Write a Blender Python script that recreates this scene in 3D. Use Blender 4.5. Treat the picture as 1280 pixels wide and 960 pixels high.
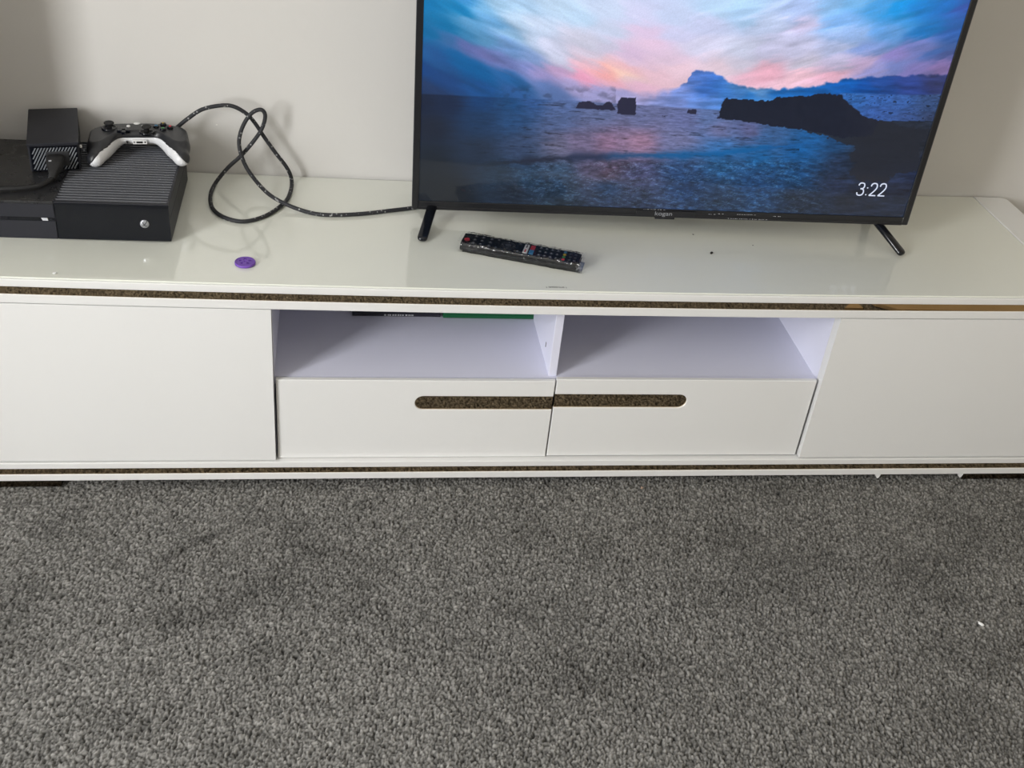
import bpy, bmesh, math, random
import numpy as np
from mathutils import Vector, Matrix, Euler

random.seed(7)
rng = np.random.default_rng(11)
for o in list(bpy.data.objects):
    bpy.data.objects.remove(o, do_unlink=True)
scene = bpy.context.scene
COL = scene.collection

# ------------------------------------------------------------------ camera
cam_data = bpy.data.cameras.new('camera')
cam = bpy.data.objects.new('camera', cam_data)
COL.objects.link(cam)
cam.location = (-0.36032, -1.48534, 1.25624)
cam.rotation_euler = (0.96784, -0.09336, -0.12502)
cam_data.sensor_width = 36.0
cam_data.lens = 36.0 * 1395.2 / 1280.0
cam_data.clip_start = 0.02
scene.camera = cam

# ------------------------------------------------------------------ world, daylight, exposure
world = bpy.data.worlds.new('world')
scene.world = world
world.use_nodes = True
world.node_tree.nodes['Background'].inputs[0].default_value = (0.62, 0.78, 1.0, 1)
world.node_tree.nodes['Background'].inputs[1].default_value = 1.0


def area(name, loc, direction, sx, sy, power, color):
    d = bpy.data.lights.new(name, 'AREA')
    d.shape = 'RECTANGLE'
    d.size, d.size_y, d.energy, d.color = sx, sy, power, color
    o = bpy.data.objects.new(name, d)
    COL.objects.link(o)
    o.location = loc
    o.rotation_euler = Vector(direction).to_track_quat('-Z', 'Y').to_euler()
    return o


WIN_Y, WIN_Z, WIN_W, WIN_H = -1.68, 1.22, 0.92, 1.75
area('daylight_window', (-2.17, WIN_Y, WIN_Z), (1, 0, 0), WIN_W, WIN_H, 126, (1.0, 0.995, 0.98))

vs = scene.view_settings
vs.view_transform = 'Standard'
vs.look = 'None'
vs.exposure = 0.0
vs.gamma = 1.0
vs.use_curve_mapping = False

TOP = 0.4075           # height of the glass top before it sags


def sag(x):
    return -0.0098 * max(0.0, 1 - (x / 1.035) ** 2)


def glass_z(x):
    return TOP + sag(x)


# ------------------------------------------------------------------ materials
def srgb(r, g, b):
    f = lambda c: (c / 255 / 12.92) if c / 255 <= 0.04045 else ((c / 255 + 0.055) / 1.055) ** 2.4
    return (f(r), f(g), f(b), 1)


def mat(name, color, rough=0.5, metal=0.0, noise=0.0, nscale=20, bump=0.0, bscale=200, coat=0.0,
        coat_rough=0.03, spec=0.5, color2=None, rough_noise=0.0):
    m = bpy.data.materials.new(name)
    m.use_nodes = True
    nt = m.node_tree
    b = nt.nodes['Principled BSDF']
    b.inputs['Base Color'].default_value = color
    b.inputs['Roughness'].default_value = rough
    b.inputs['Metallic'].default_value = metal
    b.inputs['Coat Weight'].default_value = coat
    b.inputs['Coat Roughness'].default_value = coat_rough
    b.inputs['Specular IOR Level'].default_value = spec
    tc = nt.nodes.new('ShaderNodeTexCoord')
    n = nt.nodes.new('ShaderNodeTexNoise')
    n.inputs['Scale'].default_value = nscale
    n.inputs['Detail'].default_value = 4
    nt.links.new(tc.outputs['Object'], n.inputs['Vector'])
    mix = nt.nodes.new('ShaderNodeMix')
    mix.data_type = 'RGBA'
    c2 = color2 if color2 else tuple(c * (1 - noise) for c in color[:3]) + (1,)
    mix.inputs['A'].default_value = color
    mix.inputs['B'].default_value = c2
    nt.links.new(n.outputs['Fac'], mix.inputs['Factor'])
    nt.links.new(mix.outputs['Result'], b.inputs['Base Color'])
    if rough_noise:
        mr = nt.nodes.new('ShaderNodeMapRange')
        mr.inputs['To Min'].default_value = max(0.0, rough - rough_noise)
        mr.inputs['To Max'].default_value = rough + rough_noise
        nt.links.new(n.outputs['Fac'], mr.inputs['Value'])
        nt.links.new(mr.outputs['Result'], b.inputs['Roughness'])
    if bump:
        n2 = nt.nodes.new('ShaderNodeTexNoise')
        n2.inputs['Scale'].default_value = bscale
        nt.links.new(tc.outputs['Object'], n2.inputs['Vector'])
        bp = nt.nodes.new('ShaderNodeBump')
        bp.inputs['Strength'].default_value = bump
        bp.inputs['Distance'].default_value = 0.001
        nt.links.new(n2.outputs['Fac'], bp.inputs['Height'])
        nt.links.new(bp.outputs['Normal'], b.inputs['Normal'])
    return m


M = {}
M['wall'] = mat('wall_paint', srgb(207, 205, 202), 0.7, noise=0.03, nscale=3, bump=0.15, bscale=90)
M['wall_warm'] = mat('wall_paint_warm', srgb(198, 188, 168), 0.7, noise=0.03, nscale=3)
M['ceiling'] = mat('ceiling_paint', srgb(225, 223, 218), 0.9, noise=0.02)
M['trim'] = mat('trim_paint', srgb(232, 231, 226), 0.4, noise=0.02)
M['lacquer'] = mat('white_lacquer', srgb(227, 227, 226), 0.28, noise=0.03, nscale=4, coat=0.5, coat_rough=0.1)
M['laminate'] = mat('white_laminate', srgb(222, 223, 240), 0.45, noise=0.04, nscale=8, bump=0.05, bscale=300)
M['glass_top'] = mat('painted_glass', srgb(226, 228, 219), 0.12, noise=0.03, nscale=5, coat=1.0, coat_rough=0.02)
M['bronze'] = mat('bronze_mirror', srgb(196, 176, 146), 0.015, metal=1.0, noise=0.18, nscale=14)
M['dark'] = mat('dark_gap', srgb(30, 28, 27), 0.8, noise=0.2)
M['tv_plastic'] = mat('tv_plastic', srgb(22, 23, 28), 0.35, noise=0.15, nscale=60)
M['tv_edge'] = mat('tv_edge_metal', srgb(96, 98, 104), 0.35, metal=0.6, noise=0.1)
M['black_gloss'] = mat('black_gloss', srgb(14, 17, 25), 0.18, noise=0.2, nscale=40, spec=0.32, coat=0.15, rough_noise=0.06)
M['black_matte'] = mat('black_matte', srgb(44, 45, 49), 0.5, noise=0.15, nscale=80)
M['black_dusty'] = mat('dusty_black', srgb(26, 27, 30), 0.3, color2=srgb(48, 48, 50), nscale=70, rough_noise=0.15)
M['charcoal'] = mat('charcoal_plastic', srgb(37, 38, 45), 0.5, noise=0.12, nscale=60, spec=0.3)
M['slat'] = mat('slat_plastic', srgb(92, 94, 100), 0.4, noise=0.1)
M['stripe'] = mat('lit_slat_edge_grey', srgb(120, 124, 130), 0.45, noise=0.1)  # paler grey paints in the light caught by the adapter's slat edges
M['ctl_black'] = mat('controller_black', srgb(38, 39, 43), 0.38, noise=0.12, nscale=200, bump=0.08, bscale=900)
M['ctl_white'] = mat('controller_white', srgb(226, 227, 230), 0.4, noise=0.04, nscale=50)
M['rubber'] = mat('rubber', srgb(20, 20, 22), 0.7, noise=0.2, bump=0.2, bscale=500)
M['white_plastic'] = mat('white_plastic', srgb(232, 232, 232), 0.4, noise=0.03)
M['silver'] = mat('silver', srgb(170, 172, 178), 0.3, metal=0.8, noise=0.1)
M['purple'] = mat('purple_plastic', srgb(112, 72, 172), 0.45, noise=0.15, nscale=80)
M['purple_dark'] = mat('purple_shadow_plastic', srgb(42, 26, 74), 0.6, noise=0.1)
M['red'] = mat('red', srgb(200, 48, 66), 0.45, noise=0.05)
M['blue'] = mat('blue', srgb(64, 140, 190), 0.45, noise=0.05)
M['yellow'] = mat('yellow', srgb(222, 196, 60), 0.45, noise=0.05)
M['green'] = mat('green', srgb(70, 150, 80), 0.45, noise=0.05)
M['case_green'] = mat('green_case', srgb(24, 98, 60), 0.3, noise=0.2)
M['case_dark'] = mat('dark_case', srgb(36, 36, 48), 0.4, noise=0.2)
M['print_white'] = mat('print_white', srgb(190, 192, 198), 0.5, noise=0.02)
M['print_grey'] = mat('print_grey', srgb(140, 142, 148), 0.5, noise=0.02)
M['bronze_dark'] = mat('bronze_mirror_dark', srgb(110, 98, 84), 0.1, metal=1.0, noise=0.3, nscale=60)
M['print_dark'] = mat('print_dark', srgb(28, 28, 26), 0.6, noise=0.02)
M['oak'] = mat('oak_board', srgb(190, 172, 142), 0.5, color2=srgb(160, 138, 104), nscale=9, bump=0.1)
M['curtain'] = mat('window_frame_paint', srgb(235, 235, 232), 0.4, noise=0.02)
M['crumb_dark'] = mat('crumb_dark', srgb(38, 36, 32), 0.8, noise=0.2)
M['button'] = mat('button_rubber', srgb(64, 66, 72), 0.5, noise=0.1)

# gloss paint front with the wear of a few scuffs
# braided cable: black yarn with pale flecks
mc = bpy.data.materials.new('braided_cable'); mc.use_nodes = True
nt = mc.node_tree; b = nt.nodes['Principled BSDF']
at = nt.nodes.new('ShaderNodeUVMap')
mp = nt.nodes.new('ShaderNodeMapping'); nt.links.new(at.outputs[0], mp.inputs[0])
vor = nt.nodes.new('ShaderNodeTexVoronoi'); vor.inputs['Scale'].default_value = 1.0
vor.inputs['Randomness'].default_value = 0.9
mp.inputs['Scale'].default_value = (190.0, 3.0, 1.0)
mp.inputs['Rotation'].default_value = (0, 0, 0)
nt.links.new(mp.outputs[0], vor.inputs['Vector'])
lt = nt.nodes.new('ShaderNodeMath'); lt.operation = 'LESS_THAN'; lt.inputs[1].default_value = 0.27
nt.links.new(vor.outputs['Distance'], lt.inputs[0])
mx = nt.nodes.new('ShaderNodeMix'); mx.data_type = 'RGBA'
mx.inputs['A'].default_value = srgb(32, 33, 38); mx.inputs['B'].default_value = srgb(138, 138, 138)
nt.links.new(lt.outputs[0], mx.inputs['Factor']); nt.links.new(mx.outputs['Result'], b.inputs['Base Color'])
b.inputs['Roughness'].default_value = 0.65
M['braid'] = mc

# carpet: colour from the tuft attribute
mc = bpy.data.materials.new('carpet_yarn'); mc.use_nodes = True
nt = mc.node_tree; b = nt.nodes['Principled BSDF']
at = nt.nodes.new('ShaderNodeAttribute'); at.attribute_name = 'yarn'
nt.links.new(at.outputs['Color'], b.inputs['Base Color'])
b.inputs['Roughness'].default_value = 1.0
b.inputs['Specular IOR Level'].default_value = 0.05
M['carpet'] = mc
M['carpet_flat'] = mat('carpet_far', srgb(122, 120, 116), 1.0, color2=srgb(84, 82, 79), nscale=160, bump=0.8, bscale=260, spec=0.05)

# clear wrap
mc = bpy.data.materials.new('clear_wrap'); mc.use_nodes = True
nt = mc.node_tree
for n in list(nt.nodes):
    nt.nodes.remove(n)
out = nt.nodes.new('ShaderNodeOutputMaterial')
tr = nt.nodes.new('ShaderNodeBsdfTransparent')
gl = nt.nodes.new('ShaderNodeBsdfGlossy'); gl.inputs['Roughness'].default_value = 0.12
gl.inputs['Color'].default_value = (0.9, 0.9, 0.9, 1)
fr = nt.nodes.new('ShaderNodeFresnel'); fr.inputs['IOR'].default_value = 1.45
mr = nt.nodes.new('ShaderNodeMath'); mr.operation = 'MULTIPLY_ADD'; mr.inputs[1].default_value = 0.9; mr.inputs[2].default_value = 0.02
ms = nt.nodes.new('ShaderNodeMixShader')
nt.links.new(fr.outputs[0], mr.inputs[0]); nt.links.new(mr.outputs[0], ms.inputs[0])
nt.links.new(tr.outputs[0], ms.inputs[1]); nt.links.new(gl.outputs[0], ms.inputs[2])
nt.links.new(ms.outputs[0], out.inputs[0])
M['wrap'] = mc

# glowing screen picture under a glossy cover
mc = bpy.data.materials.new('screen_picture'); mc.use_nodes = True
nt = mc.node_tree; b = nt.nodes['Principled BSDF']
at = nt.nodes.new('ShaderNodeAttribute'); at.attribute_name = 'picture'
b.inputs['Base Color'].default_value = (0.008, 0.009, 0.011, 1)
b.inputs['Roughness'].default_value = 0.08
b.inputs['Specular IOR Level'].default_value = 0.35
nt.links.new(at.outputs['Color'], b.inputs['Emission Color'])
b.inputs['Emission Strength'].default_value = 1.0
M['screen'] = mc
mc = bpy.data.materials.new('screen_digits'); mc.use_nodes = True
b = mc.node_tree.nodes['Principled BSDF']
b.inputs['Base Color'].default_value = (0.02, 0.02, 0.02, 1)
b.inputs['Emission Color'].default_value = srgb(208, 216, 236)
b.inputs['Emission Strength'].default_value = 1.0
M['digits'] = mc
mc = bpy.data.materials.new('window_glass'); mc.use_nodes = True
nt = mc.node_tree
for n in list(nt.nodes):
    nt.nodes.remove(n)
out = nt.nodes.new('ShaderNodeOutputMaterial')
tr = nt.nodes.new('ShaderNodeBsdfTransparent')
gl = nt.nodes.new('ShaderNodeBsdfGlossy'); gl.inputs['Roughness'].default_value = 0.02
ms = nt.nodes.new('ShaderNodeMixShader'); ms.inputs[0].default_value = 0.06
nt.links.new(tr.outputs[0], ms.inputs[1]); nt.links.new(gl.outputs[0], ms.inputs[2]); nt.links.new(ms.outputs[0], out.inputs[0])
M['pane'] = mc


# ------------------------------------------------------------------ mesh helpers
def link_mesh(name, me, material, parent=None, smooth=False):
    if material is not None:
        me.materials.append(material)
    if smooth:
        me.polygons.foreach_set('use_smooth', [True] * len(me.polygons))
    o = bpy.data.objects.new(name, me)
    COL.objects.link(o)
    if parent is not None:
        o.parent = parent
    return o


def from_data(name, verts, faces, material, parent=None, smooth=False):
    me = bpy.data.meshes.new(name)
    me.from_pydata([tuple(v) for v in verts], [], faces)
    me.update()
    return link_mesh(name, me, material, parent, smooth)


def bm_out(name, bm, material, parent=None, smooth=False, fix=True):
    if fix:
        bmesh.ops.recalc_face_normals(bm, faces=bm.faces)
    me = bpy.data.meshes.new(name)
    bm.to_mesh(me)
    bm.free()
    return link_mesh(name, me, material, parent, smooth)


def bm_box(bm, lo, hi, bevel=0.0, segs=1, mtx=None, nx=1):
    r = bmesh.ops.create_cube(bm, size=1.0)
    vs_ = r['verts']
    c = [(a + b_) / 2 for a, b_ in zip(lo, hi)]
    s = [abs(b_ - a) for a, b_ in zip(lo, hi)]
    for v in vs_:
        v.co = Vector((c[0] + v.co.x * s[0], c[1] + v.co.y * s[1], c[2] + v.co.z * s[2]))
    allv = list(vs_)
    if bevel:
        es = list({e for v in vs_ for e in v.link_edges})
        rr = bmesh.ops.bevel(bm, geom=es, offset=bevel, segments=segs, affect='EDGES', profile=0.6)
        allv = list({v for f in rr['faces'] for v in f.verts} | {v for v in vs_ if v.is_valid})
        # include all verts of connected island
        seen = set(allv); st = list(allv)
        while st:
            v = st.pop()
            for e in v.link_edges:
                w = e.other_vert(v)
                if w not in seen:
                    seen.add(w); st.append(w)
        allv = list(seen)
    if mtx is not None:
        for v in allv:
            v.co = mtx @ v.co
    return allv


def box(name, lo, hi, material, parent=None, bevel=0.0, segs=1, sagx=False):
    """Box; sagx follows the sag of the cabinet top along x."""
    if sagx:
        n = 24
        xs = [lo[0] + (hi[0] - lo[0]) * i / n for i in range(n + 1)]
        e = bevel
        y0, y1, z0, z1 = lo[1], hi[1], lo[2], hi[2]
        ring = [(y0 + e, z0), (y1, z0), (y1, z1), (y0 + e, z1), (y0, z1 - e), (y0, z0 + e)] if e else \
               [(y0, z0), (y1, z0), (y1, z1), (y0, z1)]
        k = len(ring)
        verts = []
        for x in xs:
            for (y, z) in ring:
                verts.append((x, y, z + (sag(x) if z > 0.3 else 0)))
        faces = []
        for i in range(n):
            for j in range(k):
                a = i * k + j; b_ = i * k + (j + 1) % k
                faces.append((a, b_, b_ + k, a + k))
        faces.append(tuple(range(k))[::-1]); faces.append(tuple(n * k + j for j in range(k)))
        bm = bmesh.new()
        vv = [bm.verts.new(v) for v in verts]
        for f in faces:
            bm.faces.new([vv[i] for i in f])
        return bm_out(name, bm, material, parent)
    bm = bmesh.new()
    bm_box(bm, lo, hi, bevel, segs)
    return bm_out(name, bm, material, parent)


def prism(name, poly, axis, a0, a1, material, parent=None, bevel=0.0, smooth=False):
    """poly in the plane across 'axis', extruded from a0 to a1."""
    bm = bmesh.new()
    def P(p, a):
        return {'y': (p[0], a, p[1]), 'z': (p[0], p[1], a), 'x': (a, p[0], p[1])}[axis]
    lowv = [bm.verts.new(P(p, a0)) for p in poly]
    hiv = [bm.verts.new(P(p, a1)) for p in poly]
    f1 = bm.faces.new(lowv); f2 = bm.faces.new(hiv[::-1])
    n = len(poly)
    for i in range(n):
        bm.faces.new((lowv[i], hiv[i], hiv[(i + 1) % n], lowv[(i + 1) % n]))
    if bevel:
        bmesh.ops.recalc_face_normals(bm, faces=bm.faces)
        es = [e for e in bm.edges if (f1 in e.link_faces or f2 in e.link_faces)]
        bmesh.ops.bevel(bm, geom=es, offset=bevel, segments=2, affect='EDGES')
    bmesh.ops.triangulate(bm, faces=[f for f in bm.faces if len(f.verts) > 4])
    return bm_out(name, bm, material, parent, smooth)


def tube(name, pts, radius, material, parent=None, seg=10, res=6, caps=True):
    pts = [Vector(p) for p in pts]
    out_ = []
    n = len(pts)
    for i in range(n - 1):                       # Catmull-Rom
        p0 = pts[max(i - 1, 0)]; p1 = pts[i]; p2 = pts[i + 1]; p3 = pts[min(i + 2, n - 1)]
        for k in range(res):
            t = k / res
            out_.append(0.5 * ((2 * p1) + (p2 - p0) * t + (2 * p0 - 5 * p1 + 4 * p2 - p3) * t * t + (3 * p1 - p0 - 3 * p2 + p3) * t ** 3))
    out_.append(pts[-1])
    rads = radius if callable(radius) else (lambda t: radius)
    tang = [(out_[min(i + 1, len(out_) - 1)] - out_[max(i - 1, 0)]).normalized() for i in range(len(out_))]
    nrm = tang[0].orthogonal().normalized()
    verts, faces, uv = [], [], []
    L = 0
    for i, p in enumerate(out_):
        nrm = (nrm - tang[i] * nrm.dot(tang[i])).normalized()
        bn = tang[i].cross(nrm)
        if i:
            L += (p - out_[i - 1]).length
        r = rads(i / (len(out_) - 1))
        for j in range(seg):
            a = 2 * math.pi * j / seg
            verts.append(p + (nrm * math.cos(a) + bn * math.sin(a)) * r)
        uv.append(L)
    for i in range(len(out_) - 1):
        for j in range(seg):
            a = i * seg + j; b_ = i * seg + (j + 1) % seg
            faces.append((a, b_, b_ + seg, a + seg))
    nside = len(faces)
    if caps:
        faces.append(tuple(range(seg))[::-1]); faces.append(tuple((len(out_) - 1) * seg + j for j in range(seg)))
    o = from_data(name, verts, faces, material, parent, True)
    uvl = o.data.uv_layers.new(name='UVMap')
    li = 0
    for fi, f in enumerate(faces):
        if fi < nside:
            i, j = divmod(fi, seg)
            tw = 1.6 * seg
            vals = [(uv[i], j / seg), (uv[i], (j + 1) / seg), (uv[i + 1], (j + 1) / seg), (uv[i + 1], j / seg)]
            for k in range(4):
                u_, v_ = vals[k]
                uvl.data[li + k].uv = (u_, v_)
        li += len(f)
    return o


def lathe(name, prof, material, parent=None, seg=24, loc=(0, 0, 0), smooth=True, rot=None):
    """prof: list of (r, z); closed at r=0 ends."""
    verts, faces = [], []
    for (r, z) in prof:
        for j in range(seg):
            a = 2 * math.pi * j / seg
            v = Vector((r * math.cos(a), r * math.sin(a), z))
            if rot is not None:
                v = rot @ v
            verts.append(v + Vector(loc))
    for i in range(len(prof) - 1):
        for j in range(seg):
            a = i * seg + j; b_ = i * seg + (j + 1) % seg
            faces.append((a, b_, b_ + seg, a + seg))
    faces.append(tuple(range(seg))[::-1]); faces.append(tuple((len(prof) - 1) * seg + j for j in range(seg)))
    return from_data(name, verts, faces, material, parent, smooth)


def text_mesh(name, s, size, material, parent, mtx, depth=0.0002, align='LEFT'):
    cu = bpy.data.curves.new(name, 'FONT')
    cu.body = s; cu.size = size; cu.extrude = depth; cu.align_x = align
    tmp = bpy.data.objects.new(name + '_tmp', cu)
    COL.objects.link(tmp)
    dg = bpy.context.evaluated_depsgraph_get()
    me = bpy.data.meshes.new_from_object(tmp.evaluated_get(dg))
    bpy.data.objects.remove(tmp, do_unlink=True)
    me.transform(mtx)
    me.materials.clear()
    return link_mesh(name, me, material, parent)


def empty(name, loc=(0, 0, 0), rotz=0.0):
    o = bpy.data.objects.new(name, None)
    COL.objects.link(o)
    o.empty_display_size = 0.05
    o.location = loc
    o.rotation_euler = (0, 0, rotz)
    return o


def tag(o, label=None, cat=None, group=None, kind=None):
    if label: o['label'] = label
    if cat: o['category'] = cat
    if group: o['group'] = group
    if kind: o['kind'] = kind
    return o


def lab(o, label):
    o['label'] = label
    return o


# ------------------------------------------------------------------ noise in numpy
def vnoise(x, y, seed=0):
    r = np.random.default_rng(seed).random((257, 257))
    xi = np.floor(x).astype(int); yi = np.floor(y).astype(int)
    xf = x - xi; yf = y - yi
    xf = xf * xf * (3 - 2 * xf); yf = yf * yf * (3 - 2 * yf)
    xi %= 256; yi %= 256
    a = r[xi, yi]; b_ = r[xi + 1, yi]; c = r[xi, yi + 1]; d = r[xi + 1, yi + 1]
    return (a * (1 - xf) + b_ * xf) * (1 - yf) + (c * (1 - xf) + d * xf) * yf


def fbm(x, y, seed=0, octv=4):
    s = 0; amp = 1; tot = 0
    for k in range(octv):
        s = s + amp * vnoise(x * 2 ** k + 17.3 * k, y * 2 ** k + 9.1 * k, seed + k)
        tot += amp; amp *= 0.55
    return s / tot


# ------------------------------------------------------------------ room shell
WALL_Y = 0.3905
XL_, XR_, YF_, CH = -2.05, 1.42, -3.6, 2.45


def struct(o):
    o['kind'] = 'structure'
    return o


struct(box('wall_back', (XL_ - 0.12, WALL_Y, -0.02), (XR_ + 0.12, WALL_Y + 0.12, CH), M['wall']))
struct(box('wall_right', (XR_, YF_, -0.02), (XR_ + 0.12, WALL_Y, CH), M['wall_warm']))
struct(box('wall_front', (XL_ - 0.12, YF_ - 0.12, -0.02), (XR_ + 0.12, YF_, CH), M['wall']))
struct(box('ceiling', (XL_ - 0.12, YF_ - 0.12, CH), (XR_ + 0.12, WALL_Y + 0.12, CH + 0.1), M['ceiling']))
struct(box('floor', (XL_ - 0.12, YF_ - 0.12, -0.1), (XR_ + 0.12, WALL_Y + 0.12, 0.0), M['carpet_flat']))
# left wall with the window opening
bm = bmesh.new()
wy0, wy1, wz0, wz1 = WIN_Y - WIN_W / 2, WIN_Y + WIN_W / 2, WIN_Z - WIN_H / 2, WIN_Z + WIN_H / 2
bm_box(bm, (XL_ - 0.12, YF_, -0.02), (XL_, wy0, CH))
bm_box(bm, (XL_ - 0.12, wy1, -0.02), (XL_, WALL_Y, CH))
bm_box(bm, (XL_ - 0.12, wy0, -0.02), (XL_, wy1, wz0))
bm_box(bm, (XL_ - 0.12, wy0, wz1), (XL_, wy1, CH))
struct(bm_out('wall_left', bm, M['wall']))
bm = bmesh.new()
f_ = 0.035
bm_box(bm, (XL_ - 0.09, wy0, wz0), (XL_ - 0.04, wy0 + f_, wz1), 0.003)
bm_box(bm, (XL_ - 0.09, wy1 - f_, wz0), (XL_ - 0.04, wy1, wz1), 0.003)
bm_box(bm, (XL_ - 0.09, wy0 + f_, wz0), (XL_ - 0.04, wy1 - f_, wz0 + f_), 0.003)
bm_box(bm, (XL_ - 0.09, wy0 + f_, wz1 - f_), (XL_ - 0.04, wy1 - f_, wz1), 0.003)
win = struct(bm_out('window_1', bm, M['curtain']))
pn = box('pane', (XL_ - 0.067, wy0 + f_, wz0 + f_), (XL_ - 0.063, wy1 - f_, wz1 - f_), M['pane'], win)
# wall return standing just left of the cabinet (it shades the wall's left end)
NIB_X, NIB_Y = -0.965, 0.125
struct(box('wall_return', (NIB_X - 0.12, NIB_Y, 0.0), (NIB_X, WALL_Y, CH), M['wall'], bevel=0.002))
struct(box('baseboard_back', (NIB_X, WALL_Y - 0.0005, 0.0), (XR_, WALL_Y + 0.001, 0.02), M['trim']))

# ------------------------------------------------------------------ carpet pile (dense real pile where the camera looks)
cx0, cx1, cy0, cy1, st = -1.045, 1.2, -0.84, 0.050, 0.0015
NX = int((cx1 - cx0) / st); NY = int((cy1 - cy0) / st)
gx = np.linspace(cx0, cx1, NX); gy = np.linspace(cy0, cy1, NY)
X, Y = np.meshgrid(gx, gy, indexing='ij')
wob = 0.0022
Xw = X + wob * (vnoise(X * 160, Y * 160, 5) - 0.5) * 2
Yw = Y + wob * (vnoise(X * 150 + 40, Y * 150 + 7, 6) - 0.5) * 2
cw, chh = 0.0037, 0.0046
ci = np.floor((Xw - cx0) / cw).astype(int); cj = np.floor((Yw - cy0) / chh).astype(int)
GJ = rng.random((int((cx1 - cx0) / cw) + 8, int((cy1 - cy0) / chh) + 8, 4))
H = np.full(X.shape, -1.0); SH = np.zeros(X.shape)
for di in (-1, 0, 1):
    for dj in (-1, 0, 1):
        a = np.clip(ci + di + 2, 0, GJ.shape[0] - 1); b_ = np.clip(cj + dj + 2, 0, GJ.shape[1] - 1)
        g = GJ[a, b_]
        px = cx0 + (ci + di + 0.15 + 0.7 * g[..., 0]) * cw
        py = cy0 + (cj + dj + 0.15 + 0.7 * g[..., 1]) * chh
        dx = ((Xw - px) - 0.22 * (Yw - py)) / 0.0023; dy = (Yw - py) / 0.0036
        d2 = dx * dx + dy * dy
        h = 0.55 + 0.45 * g[..., 2] - d2 * 0.75
        m_ = h > H
        H[m_] = h[m_]; SH[m_] = g[..., 3][m_]
Hc = np.clip(H, -0.35, 1.1)
Z = 0.0008 + 0.0068 * (Hc + 0.35) / 1.45 + 0.0007 * (vnoise(X * 700, Y * 700, 9) - 0.5)


def seg_mask(pts, w):
    m = np.zeros(X.shape)
    for (x0, y0), (x1, y1) in zip(pts[:-1], pts[1:]):
        t = np.clip(((X - x0) * (x1 - x0) + (Y - y0) * (y1 - y0)) / ((x1 - x0) ** 2 + (y1 - y0) ** 2), 0, 1)
        d = np.hypot(X - x0 - t * (x1 - x0), Y - y0 - t * (y1 - y0))
        m = np.maximum(m, np.exp(-(d / w) ** 2))
    return m


def blob(x, y, rx, ry):
    return np.exp(-(((X - x) / rx) ** 2 + ((Y - y) / ry) ** 2))


dark = CARPET_MARKS = None
patch = np.clip((fbm(X * 5, Y * 7, 31, 3) - 0.50) * 4.0, 0, 1)
fine = np.clip((fbm(X * 16, Y * 20, 41, 3) - 0.46) * 3.0, 0, 1)
dark = 0.22 * patch * (0.4 + 0.6 * fine) + 0.10 * fine  # shading of leaning, trodden pile put into the yarn colour
marks = [((-0.622, -0.168), (-0.560, -0.120), (-0.500, -0.088)), ((-0.430, -0.145), (-0.36, -0.172), (-0.29, -0.185), (-0.262, -0.215))]
for mk in marks:
    dark = dark + 0.30 * seg_mask(mk, 0.011) * (0.5 + fine)
for (bx, by, rx, ry, s_) in ((-0.60, -0.30, 0.04, 0.03, .25), (-0.46, -0.24, .09, .05, .14), (0.36, -0.25, .07, .05, .22), (0.60, -0.26, .07, .06, .18), (0.62, -0.42, .09, .04, .2), (0.75, -0.14, .1, .07, .15), (-0.80, -0.10, .04, .03, .2), (-0.82, -0.24, .05, .04, .16), (0.05, -0.42, .15, .06, .12), (-0.05, -0.12, .1, .03, .12), (-0.64, -0.47, .06, .03, .2)):
    dark = dark + s_ * blob(bx, by, rx, ry)
dark = np.clip(dark, 0, 0.55)
base = np.array([0.262, 0.256, 0.243])
tone = (0.55 + 0.75 * SH) * (0.22 + 0.78 * np.clip((H + 0.15) / 1.0, 0, 1)) * (1 - 1.15 * dark)  # gaps between tufts coloured darker, painting in the shade deep in the pile
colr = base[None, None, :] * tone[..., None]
colr = np.concatenate([colr, np.ones(colr.shape[:2] + (1,))], axis=2)
verts = np.stack([X, Y, Z], axis=2).reshape(-1, 3)
ii, jj = np.meshgrid(np.arange(NX - 1), np.arange(NY - 1), indexing='ij')
a = (ii * NY + jj).ravel(); quads = np.stack([a, a + NY, a + NY + 1, a + 1], axis=1)


def grid_mesh(name, verts, quads, attr=None, colors=None):
    me = bpy.data.meshes.new(name)
    nq = len(quads)
    me.vertices.add(len(verts)); me.vertices.foreach_set('co', verts.astype(np.float32).ravel())
    me.loops.add(nq * 4); me.loops.foreach_set('vertex_index', quads.astype(np.int32).ravel())
    me.polygons.add(nq); me.polygons.foreach_set('loop_start', (np.arange(nq) * 4).astype(np.int32))
    me.polygons.foreach_set('loop_total', np.full(nq, 4, dtype=np.int32))
    me.update(calc_edges=True)
    if attr:
        at_ = me.color_attributes.new(attr, 'FLOAT_COLOR', 'POINT')
        at_.data.foreach_set('color', colors.astype(np.float32).ravel())
    return me


me = grid_mesh('carpet', verts, quads, 'yarn', colr.reshape(-1, 4))
carpet = link_mesh('carpet_pile', me, M['carpet'], None, True)
tag(carpet, 'dark grey twisted-pile carpet with trodden darker patches in front of the white cabinet', 'carpet', kind='stuff')

# ------------------------------------------------------------------ media cabinet
CAB = empty('tv_cabinet', (0, 0, 0))
tag(CAB, 'long low gloss-white TV cabinet with bronze mirror strips and glass top against the wall', 'cabinet')
LQ, LM = M['lacquer'], M['laminate']
HX = 0.9405
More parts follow.
